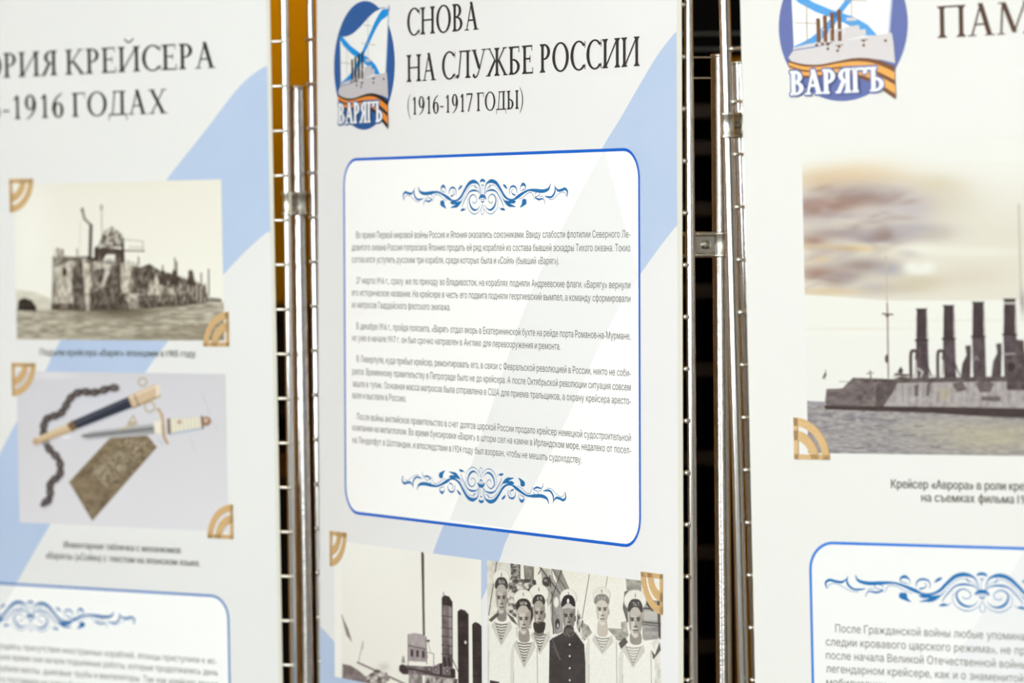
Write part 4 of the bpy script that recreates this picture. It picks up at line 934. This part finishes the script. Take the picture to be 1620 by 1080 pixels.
bracket(P1, (19.2, 573.6), 1, -1, ph, None, .0005, WOOD); bracket(P1, (370, 852.5), -1, 1, ph, None, .0005, WOOD)

# ================================================================== BANNER on the right
x0 = (P3.L(1172, 60)[0]+P3.L(1193, 1020)[0])/2; x1 = x0 + .755
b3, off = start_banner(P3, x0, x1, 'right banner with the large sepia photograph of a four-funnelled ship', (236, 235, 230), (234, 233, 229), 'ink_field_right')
bx0 = (P3.L(1281.5, 899)[0]+P3.L(1283.5, 1079)[0])/2; bx1 = bx0 + .617
by1 = (P3.L(1319.5, 855.8)[1]+P3.L(1618, 865.5)[1])/2
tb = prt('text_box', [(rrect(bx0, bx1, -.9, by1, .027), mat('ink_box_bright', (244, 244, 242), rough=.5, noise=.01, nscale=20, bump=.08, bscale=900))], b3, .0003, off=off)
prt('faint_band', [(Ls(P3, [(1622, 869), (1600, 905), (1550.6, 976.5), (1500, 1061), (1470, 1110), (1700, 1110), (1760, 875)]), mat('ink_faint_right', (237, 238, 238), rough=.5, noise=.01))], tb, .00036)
frame(tb, bx0, bx1, -.9, by1, .027, .0027, .00044, ink((52, 128, 222), 'ink_border_bright_blue'))
ornament(tb, P3, (1554.2, 936.9), .00044, None, ORN, ks=.98)
def l3(t, xa, ya, xb, yb): A = P3.L(xa, ya); Bq = P3.L(xb, yb); return (t, A[0], Bq[0], A[1])
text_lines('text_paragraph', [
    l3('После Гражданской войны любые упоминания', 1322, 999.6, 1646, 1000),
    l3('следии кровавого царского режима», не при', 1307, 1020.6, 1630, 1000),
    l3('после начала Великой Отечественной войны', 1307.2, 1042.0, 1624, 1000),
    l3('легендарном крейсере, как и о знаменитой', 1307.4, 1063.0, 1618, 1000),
    l3('мобилизации', 1307.8, 1084.5, 1400, 1000)], .0076, .7, ink((104, 98, 88), 'ink_text_brown'), tb, .00044, None, bold=0)  # right banner's text ink is warmed by glare put into its colour
text_lines('caption', [l3('Крейсер «Аврора» в роли крейсера', 1410, 771.6, 1662, 700), l3('на съемках фильма 19', 1458, 793.0, 1620, 700)], .0082, .9, ink((96, 90, 82), 'ink_caption_brown'), b3, .00044, off, bold=.0004)  # caption ink carries the same glare in its brown
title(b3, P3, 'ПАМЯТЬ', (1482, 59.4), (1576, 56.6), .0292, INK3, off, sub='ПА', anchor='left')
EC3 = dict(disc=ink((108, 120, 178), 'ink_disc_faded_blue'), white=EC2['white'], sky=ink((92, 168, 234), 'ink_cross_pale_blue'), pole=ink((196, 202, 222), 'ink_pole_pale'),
           mast=ink((188, 164, 140), 'ink_mast_brown'), hull=ink((222, 217, 217), 'ink_hull_pale'), funnel=ink((130, 88, 62), 'ink_brown'), orange=ink((246, 178, 92), 'ink_pale_orange'))  # right emblem's inks paler and browner: veiling glare put into the colours
xa, xb = P3.L(1232.8, 35)[0], P3.L(1435.6, 35)[0]; yb_ = P3.L(1336, 159)[1]
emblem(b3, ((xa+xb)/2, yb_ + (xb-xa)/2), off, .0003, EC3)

# ---- cruiser under a cloudy sky
c = Canvas(1262, 215, 1700, 725, 1.5, (250, 249, 242), 17); c.src(1240, 220, 4.153)
c.poly([(0, 0), (2000, 0), (2000, 1200), (0, 1200)], (252, 251, 244))
c.grad([(100, 150), (2000, 150), (2000, 1060), (100, 1060)], (251, 249, 240), (238, 232, 216), 200, 600)
c.blob(420, 240, 330, 90, (236, 208, 166), .75, .5, -6); c.blob(220, 270, 170, 70, (226, 198, 158), .6, .5); c.blob(650, 260, 260, 60, (232, 210, 174), .6, .5); c.blob(1000, 400, 300, 160, (218, 206, 182), .6, .5); c.blob(1000, 300, 200, 70, (222, 204, 170), .45, .5)
P0 = (190, 172, 170)
for x, y, rx_, ry_, col, al in [(200, 460, 200, 130, P0, .9), (480, 360, 260, 100, (178, 158, 152), .9), (700, 400, 220, 110, (200, 188, 188), .85), (850, 460, 180, 110, (204, 194, 196), .8), (350, 430, 230, 60, (166, 128, 112), .85), (200, 450, 150, 60, (168, 126, 108), .8), (520, 380, 180, 50, (160, 134, 122), .7),
                                (500, 500, 260, 50, (206, 192, 190), .8), (350, 620, 260, 55, (180, 160, 156), .85), (620, 620, 330, 65, (172, 158, 160), .9), (850, 600, 240, 70, (184, 176, 184), .85), (200, 670, 120, 50, (164, 128, 114), .8), (600, 660, 150, 30, (156, 142, 148), .7), (1000, 620, 130, 60, (202, 192, 176), .6),
                                (520, 830, 250, 70, (164, 146, 140), .9), (230, 880, 170, 60, (166, 128, 110), .85), (400, 900, 160, 50, (168, 150, 144), .8), (700, 860, 120, 60, (180, 174, 184), .8), (600, 980, 180, 60, (194, 184, 184), .8), (900, 930, 260, 60, (216, 202, 174), .75), (820, 980, 200, 50, (206, 190, 164), .5), (1250, 900, 260, 90, (226, 216, 196), .6)]:
    c.blob(x, y, rx_*.92, ry_*.85, col, al, .62)
c.blob(420, 715, 330, 24, (230, 200, 148), .85, .6, 2); c.blob(240, 780, 90, 40, (222, 188, 138), .6, .5); c.blob(300, 1000, 260, 26, (226, 202, 160), .8, .5); c.blob(860, 725, 230, 32, (250, 248, 236), .9, .6); c.blob(1250, 740, 360, 34, (248, 245, 232), .8, .6)
c.blob(840, 840, 55, 42, (252, 250, 240), 1, .9); c.blob(940, 840, 60, 40, (252, 250, 240), 1, .9); c.blob(890, 860, 80, 30, (252, 250, 240), .9, .9)
rr = random.Random(4)
for _ in range(130):
    x, y = rr.uniform(130, 1000), rr.uniform(300, 980)
    if (x-130)/900 + abs(y-560)/620 > rr.uniform(.7, 1.25): continue
    c.blob(x, y, rr.uniform(30, 110), rr.uniform(14, 34), rr.choice([(150, 120, 108), (170, 156, 160), (206, 196, 198), (214, 202, 192), (186, 168, 160)]), .30, .6, rr.uniform(-25, 10))
c.poly([(60, 1018), (350, 1035), (700, 1062), (1100, 1060), (2000, 1050), (2000, 1300), (60, 1300)], (252, 251, 242), 1)
c.line([(672, 770), (680, 1080)], 7, (208, 190, 160)); c.line([(1545, 430), (1560, 1080)], 14, (206, 198, 186), .8)
c.src(1240, 460, 3.0)
c.blob(350, 180, 260, 5, (238, 232, 214), .8, .6); c.blob(900, 140, 300, 5, (240, 234, 220), .7, .6)
c.mottle([(60, 520), (190, 525), (1400, 560), (1400, 800), (60, 800)], (176, 172, 178), (146, 140, 146), 40, 8)
c.mottle([(60, 540), (1400, 580), (1400, 800), (60, 800)], (198, 192, 180), (132, 124, 128), 26, 6, .55, 1.5)
c.blob(1000, 690, 330, 80, (200, 192, 160), .7, .5); c.blob(700, 640, 200, 40, (196, 188, 172), .5, .5)
for x, y, w in [(310, 610, 60), (500, 612, 70), (600, 685, 60), (370, 605, 30), (640, 640, 40), (350, 745, 60), (720, 740, 40), (200, 590, 50), (450, 640, 40)]: c.line([(x-w/2, y), (x, y+2), (x+w/2, y)], 6, (104, 98, 104), .7)
BD = (74, 60, 58)
c.mottle([(203, 465), (280, 462), (300, 440), (330, 412), (400, 418), (520, 425), (700, 420), (900, 410), (1400, 400), (1400, 570), (860, 565), (200, 556), (192, 545)], (190, 182, 180), (150, 142, 142), 30, 24)
c.mottle([(203, 465), (280, 462), (300, 440), (330, 412), (480, 424), (470, 550), (200, 552)], (96, 84, 82), (136, 124, 122), 40, 20)
c.mottle([(350, 480), (440, 460), (430, 550), (350, 550)], (150, 138, 134), (88, 76, 74), 20, 24, .8); c.mottle([(440, 440), (530, 430), (520, 480), (470, 550), (440, 550)], (78, 66, 64), (104, 92, 90), 16, 20, .9)
c.mottle([(190, 545), (500, 548), (860, 552), (1400, 562), (1400, 612), (1000, 598), (700, 578), (200, 562)], (60, 46, 44), (78, 62, 58), 60, 10)
for x in range(540, 1400, 34): c.mottle([(x, 430), (x+20, 430), (x+14, 545), (x-6, 545)], (206, 198, 196), (170, 160, 156), 12, 30, .7)
c.blob(765, 490, 30, 30, (196, 180, 140), .6, .6)
for q in [[(800, 440), (850, 430), (870, 470), (820, 480)], [(940, 500), (1030, 500), (1030, 525), (940, 520)], [(620, 450), (640, 440), (640, 500), (622, 500)], [(680, 440), (700, 430), (690, 500), (676, 500)], [(910, 440), (950, 420), (1000, 440), (980, 480), (930, 480)], [(500, 430), (540, 430), (530, 470), (505, 462)]]:
    c.mottle(q, (84, 72, 70), (110, 98, 96), 10, 14, .85)
c.mottle([(330, 412), (520, 418), (560, 405), (600, 412), (1400, 400), (1400, 425), (520, 436), (400, 432)], BD, (110, 98, 94), 18, 8, .95, 1.4)
for i, (xl_, xr_, yt_, w2, yk) in enumerate([(632, 677, 84, 4, 232), (760, 806, 68, 5, 225), (898, 948, 52, 6, 215), (1046, 1098, 38, 8, 205)]):
    c.mottle([(xl_, yt_), (xr_, yt_), (xr_+2, yk), (xr_+10, 410), (xl_+2, 410), (xl_-2, yk)], (78, 62, 62), (62, 48, 48), 20, 50)
    c.mottle([(xl_-4, yk), (xr_+8, yk), (xr_+14, 410), (xl_+2, 410)], (104, 90, 94), (72, 58, 60), 20, 30, .8); c.line([(xl_-5, yk+2), (xr_+7, yk+2)], 9, (56, 42, 42)); c.line([(xl_-2, yt_+2), (xr_+2, yt_+2)], 6, (50, 38, 38))
    c.line([(xr_+2, yt_+10), (xr_+8, yk)], 4, (120, 106, 104), .6)
c.line([(1048, 58), (1098, 58)], 10, (214, 208, 202))
for x in (612, 740): c.line([(x-8, 405), (x-8, 300), (x+4, 284), (x+20, 290), (x+18, 320)], 15, BD, .95, 3); c.line([(x+18, 310), (x+12, 400)], 6, (120, 108, 104), .6)
for x, y in ((876, 275), (1022, 265)): c.mottle([(x-14, y-14), (x+12, y-18), (x+14, y+20), (x+10, 410), (x-36, 410), (x-28, y+70), (x-8, y+30)], BD, (96, 82, 80), 16, 30)
for x in (700, 835): c.line([(x-20, 345), (x, 400)], 6, BD)
c.line([(905, 330), (915, 310), (925, 330)], 7, (150, 140, 140)); c.line([(640, 370), (660, 385), (652, 405)], 12, (190, 180, 178))
c.mottle([(1050, 300), (1400, 280), (1400, 480), (1060, 470)], (74, 60, 60), (110, 96, 98), 24, 20); c.line([(1040, 300), (1400, 285)], 8, (190, 184, 182), .8); c.blob(1080, 360, 18, 22, (56, 42, 44)); c.mottle([(1100, 230), (1140, 235), (1145, 300), (1100, 300)], BD, (100, 86, 86), 10, 20)
c.line([(490, 0), (492, 105)], 5, (214, 196, 170)); c.line([(491, 60), (493, 110), (497, 410)], 7, (150, 132, 120)); c.line([(470, 108), (518, 112)], 7, (120, 104, 96)); c.blob(492, 118, 10, 6, (110, 94, 88)); c.blob(490, 322, 9, 20, (96, 82, 78))
c.line([(410, 380), (414, 412)], 7, (130, 118, 112)); c.line([(395, 392), (425, 388)], 6, (150, 138, 130), .8); c.poly([(540, 385), (556, 358), (568, 378), (560, 395)], BD); c.line([(530, 395), (590, 400)], 9, BD)
c.line([(200, 375), (196, 420)], 4, (170, 160, 150)); c.poly([(182, 418), (190, 398), (200, 380), (204, 400), (196, 412)], (120, 108, 104)); c.line([(265, 430), (330, 432)], 4, (150, 140, 132), .8); c.line([(520, 405), (740, 402)], 4, (130, 118, 112), .7)
c.blob(1135, 60, 14, 60, (120, 108, 104), .5, .7)
c.blur(1)
ryb = (P3.L(1316.7, 716.3)[1]+P3.L(1618, 721.3)[1])/2
pxl = (P3.L(1267.9, 268)[0]+P3.L(1278.3, 633)[0])/2
ph = printed_photo('printed_photograph', P3, (pxl, P3.L(1690, 500)[0], ryb, P3.L(1268, 228)[1]), c, 400, 420, b3, .0004, off, gain=.86)
tag(ph, 'large sepia photograph of a four-funnelled ship under clouds')
bracket(P3, (1257.3, 726.2), 1, 1, ph, None, .0005, WOOD)
# ================================================================== wire grid screens carrying the banners
WZ, TZ = -.0042, -.0110
def screen(P, label, le, ri, tl, tr, y0, rt, xspan=None):
    """le/ri: wire end pixels or None; tl/tr: tube centre pixels at y=0 and y=1080 or None"""
    base = P.mw.translation.z
    gb = -base/ (P.mw.to_3x3() @ Vector((0, 1, 0))).z
    e = empty('wire_grid_screen', P.mw @ Matrix.Translation((0, gb, 0)))
    tag(e, label, 'screen', 'chrome wire grid screens behind the banners')
    loc = (0, -gb, 0)
    def side(px):
        a = P.Lz(px[0], 0, TZ); b = P.Lz(px[1], 1080, TZ); f = lambda y: a[0] + (b[0]-a[0])*(y-a[1])/(b[1]-a[1]); return f
    fl = side(tl) if tl else None; fr = side(tr) if tr else None
    if fl is None: fl = lambda y: fr(y) - .795
    if fr is None: fr = lambda y: fl(y) + .795
    for f in (fl, fr):
        o = tube_obj('side_tube', (f(gb+.006), gb+.006, TZ), (f(GT), GT, TZ), rt, CHROME, e); o.location = loc
        o = tube_obj('foot_cap', (f(gb), gb + .001, TZ), (f(gb), gb+.03, TZ), rt+.002, mat('black_rubber', (30, 30, 30), k=1), e); o.location = loc
    el = (lambda y: P.Lz(le[0] + (le[1]-le[0])*(P.px(0, y)[1]/1080), P.px(0, y)[1], WZ)[0]) if le else (lambda y: fl(y) - .004)
    er = (lambda y: P.Lz(ri[0] + (ri[1]-ri[0])*(P.px(0, y)[1]/1080), P.px(0, y)[1], WZ)[0]) if ri else (lambda y: fr(y) + .004)
    k0 = int(math.ceil((gb + .12 - y0)/.05)); k1 = int(math.floor((GT - .01 - y0)/.05))
    for k in range(k0, k1+1):
        y = y0 + .05*k
        bm = bmesh.new(); xa, xb = el(y), er(y)
        add_tube(bm, (xa, y, WZ), (xb, y, WZ), .00175, 10, .0008)
        for q, s_ in ((xa, 1), (xb, -1)): add_tube(bm, (q-s_*.0006, y, WZ), (q+s_*.0045, y, WZ), .0025, 12, .0014)
        bmesh.ops.recalc_face_normals(bm, faces=bm.faces); o = bm_obj('cross_wire', bm, ZINC, e, smooth=True, loc=loc)
    for f in (.2, .4, .6, .8):
        xx = fl(0) + (fr(0)-fl(0))*f
        o = tube_obj('upright_wire', (xx, y0+.05*k0, WZ-.0035), (xx, y0+.05*k1, WZ-.0035), .00175, ZINC, e, 8); o.location = loc
    return e
screen(P1, 'chrome wire grid screen carrying the left banner', None, (447, 465.5), None, (449.8, 465.2), -.0135, .0047)
screen(P2, 'chrome wire grid screen carrying the middle banner', (483.5, 504.5), (1081.5, 1091.5), (490.8, 508), (1089.3, 1097.2), .1311, .0043)
screen(P3, 'chrome wire grid screen carrying the right banner', (1152.5, 1188.5), None, (1146.3, 1175.8), None, .0283, .0054)

# ------------------------------------------------------------------ round support posts standing in the gaps
def post(label, ta, tb_, z, r, top=True):
    a = W(ta[0], ta[1], z); b = W(tb_[0], tb_[1], z); d = (a-b).normalized()
    foot = a - d*((a.z-.004)/d.z)
    e = empty('support_post', Matrix.Translation((foot.x, foot.y, 0)))
    tag(e, label, 'post', 'round chrome posts between the screens')
    o = Vector((foot.x, foot.y, 0))
    tube_obj('pole', foot-o, a-o, r, CHROME2, e, 32)
    bm = bmesh.new(); add_tube(bm, a-o-d*.003, a-o+d*.0012, r*1.04, 32, .0006); bmesh.ops.recalc_face_normals(bm, faces=bm.faces); bm_obj('end_cap', bm, ZINC, e, smooth=True)
    bm = bmesh.new(); add_tube(bm, (0, 0, 0), (0, 0, .006), .045, 32, .001); bmesh.ops.recalc_face_normals(bm, faces=bm.faces); bm_obj('foot_plate', bm, CHROME2, e)
    return e
post('chrome post with a flat top in the left gap beside the middle banner', (469.8, 137), (485.5, 1080), 4.64, .0088)
t1 = post('chrome post with a flat top in the right gap just right of the dark background', (1137.2, 87), (1145.8, 1080), 3.985, .0079)
post('chrome post half hidden behind the edge of the right banner', (1171.8, 98), (1202.5, 1080), 3.935, .0079)

# ------------------------------------------------------------------ clamps
def clamp(label, pa, pb, z, py, h, ra, rb, bolt=.0042, bx=.5):
    A = W(pa, py, z[0]); Bq = W(pb, py, z[1]); M = (A+Bq)/2
    xd = (Bq-A); L = xd.length; xd.normalize(); zu = B3 @ Vector((0, 1, 0)); yd = zu.cross(xd).normalized(); zu = xd.cross(yd)
    mw = Matrix.Translation(M) @ Matrix((xd, yd, zu)).transposed().to_4x4()
    e = empty('tube_clamp', mw); tag(e, label, 'clamp', 'metal clamps joining posts and screens')
    for x, r, nm in ((-L/2, ra, 'collar'), (L/2, rb, 'collar')):
        bm = bmesh.new(); n = 28; rows = [(-h/2, r+.0022), (-h/2+.002, r+.0026), (-h/2+.0042, r+.0009), (h/2-.0042, r+.0009), (h/2-.002, r+.0026), (h/2, r+.0022)]
        vs = [[bm.verts.new((x+rr*math.cos(2*math.pi*i/n), rr*math.sin(2*math.pi*i/n), zz)) for i in range(n)] for zz, rr in rows]
        for q in range(len(rows)-1):
            for i in range(n): bm.faces.new((vs[q][i], vs[q][(i+1) % n], vs[q+1][(i+1) % n], vs[q+1][i]))
        for q, s in ((0, -1), (-1, 1)):
            w = [bm.verts.new((x+(r+.0002)*math.cos(2*math.pi*i/n), (r+.0002)*math.sin(2*math.pi*i/n), rows[q][0])) for i in range(n)]
            for i in range(n): bm.faces.new((vs[q][i], vs[q][(i+1) % n], w[(i+1) % n], w[i]))
        bmesh.ops.recalc_face_normals(bm, faces=bm.faces); bm_obj(nm, bm, ZINC, e, smooth=True)
    bm = bmesh.new(); gx0, gx1 = -L/2+ra*.7, L/2-rb*.7
    add_box(bm, gx0, gx1, -.0016, .0016, -h/2+.001, h/2-.001, .0005)
    bm_obj('clamp_plate', bm, CHROME2, e)
    for s in (-1, 1):
        bm = bmesh.new(); add_tube(bm, (gx0, -.0012, s*(h/2-.0022)), (gx1, -.0012, s*(h/2-.0022)), .0024, 16, .0008); bmesh.ops.recalc_face_normals(bm, faces=bm.faces); bm_obj('flange', bm, ZINC, e, smooth=True)
    bm = bmesh.new(); xb_ = gx0 + (gx1-gx0)*bx
    add_tube(bm, (xb_, -.0055, 0), (xb_, 0, 0), bolt, 24, .001); add_tube(bm, (xb_, -.0062, 0), (xb_, -.005, 0), bolt*.55, 6, .0002); bmesh.ops.recalc_face_normals(bm, faces=bm.faces)
    bo = bm_obj('bolt', bm, mat('bolt_steel', (200, 202, 190), rough=.35, metal=1, noise=.2, nscale=300, k=1), e)
    add = None
    return e
clamp('bolted clamp at eye level joining the middle screen and the post in the right gap', 1091.8, 1141.5, (3.965, 3.985), 387, .0246, .0044, .0080, bx=.5)
clamp('upper clamp joining the right screen to the post behind it', 1151.5, 1175, (3.905, 3.935), 198, .0246, .0055, .0080, bolt=.0035)
clamp('clamp joining the left screen and the post in the left gap', 455.2, 473.4, (4.605, 4.64), 322, .0262, .0048, .0088, bolt=.0030)

# ------------------------------------------------------------------ dark furniture behind the screens
BLACK = mat('black_lacquer', (9, 8, 8), rough=.5, noise=.4, nscale=8, k=1, spec=.3)
DBR = mat('dark_walnut', (52, 38, 26), rough=.5, noise=.4, nscale=14, k=1, stretch=(1, 1, 8))
BRN = mat('brown_case', (120, 74, 20), rough=.6, noise=.2, nscale=14, k=1)
def zpx(py, d): return W(810, py, d).z
def xpx(px, d): return W(px, 540, d).x
# low cabinet (left gap)
D = 5.42
xa, xb = xpx(330, D), xpx(481, D); zt = zpx(478, D)
e = empty('low_cabinet', Matrix.Translation(((xa+xb)/2, 5.57, 0))); tag(e, 'black low cabinet seen through the left gap', 'cabinet')
w = (xb-xa)/2; dy = .14
def cb(name, x0, x1, y0, y1, z0, z1, m, par, bev=.002):
    bm = bmesh.new(); add_box(bm, x0, x1, y0, y1, z0, z1, bev); return bm_obj(name, bm, m, par)
cb('side_panel', -w, -w+.018, -dy, dy, 0, zt-.016, BLACK, e); cb('side_panel', w-.018, w, -dy, dy, 0, zt-.016, BLACK, e)
cb('back_panel', -w+.018, w-.018, dy-.01, dy, 0, zt-.016, BLACK, e); cb('cabinet_top', -w, w, -dy-.004, dy, zt-.016, zt, BLACK, e)
zs = [zpx(752, D), zpx(692, D), zpx(640, D)]
for z in zs: cb('shelf', -w+.018, w-.018, -dy, dy-.01, z-.012, z, DBR, e)
cb('door', -w+.018, w-.018, -dy, -dy+.016, .03, zs[0]-.014, BLACK, e); cb('door', -w+.018, w-.018, -dy, -dy+.016, zs[2]+.002, zt-.018, BLACK, e)
f = empty('storage_case', Matrix.Translation(((xa+xb)/2, 5.55, zs[0]))); tag(f, 'brown case lying on a shelf of the black low cabinet', 'case')
hh = (zs[1]-.012-zs[0])*.86
cb('case_body', -w+.026, w-.026, -dy+.022, dy-.04, 0, hh*.66, BRN, f); cb('case_lid', -w+.024, w-.024, -dy+.020, dy-.038, hh*.66+.0005, hh, BRN, f)
# tall shelf (right gap)
D = 5.2
xa, xb = xpx(985, D), xpx(1160, D); xc = (xa+xb)/2; w = (xb-xa)/2; zt = zpx(-260, D)
e = empty('tall_bookcase', Matrix.Translation((xc, 5.36, 0))); tag(e, 'tall black bookcase seen through the right gap', 'bookcase')
dy = .16
cb('side_panel', -w, -w+.02, -dy, dy, 0, zt-.02, BLACK, e); cb('side_panel', w-.02, w, -dy, dy, 0, zt-.02, BLACK, e)
cb('back_panel', -w+.02, w-.02, dy-.01, dy, 0, zt-.02, BLACK, e); cb('bookcase_top', -w-.02, w+.02, -dy-.01, dy, zt-.02, zt, BLACK, e)
for py in (-40, 30, 76, 180, 238, 335, 465, 590, 730, 880, 1030): cb('shelf', -w+.02, w-.02, -dy+.01, dy-.01, zpx(py, D)-.009, zpx(py, D)+.009, DBR, e)
# header board wider than the case
hx0, hx1 = -w, xpx(1190, D)-xc
cb('header_board', hx0+.0, hx1, -dy-.022, -dy-.002, zpx(96, D), zt-.03, mat('matt_black_board', (7, 6, 6), rough=.85, k=1, spec=.1), e)
for py in (60, 84): cb('header_trim', hx0, hx1, -dy-.030, -dy-.0225, zpx(py+2, D), zpx(py-2, D), mat('grey_lacquer', (96, 96, 92), rough=.4, k=1, noise=.2), e, .001)
# thin tie rods between the middle screen and its post
for i, (py, xl_, xr_, z) in enumerate(((123.5, 1094, 1128, 3.99), (91, 1094, 1127, 4.0))):
    a = W(xl_, py, 3.985); b = W(xr_, py, 3.99)
    o = tube_obj('tie_rod', a-t1.location, b-t1.location, .0011, ZINC, t1, 10)
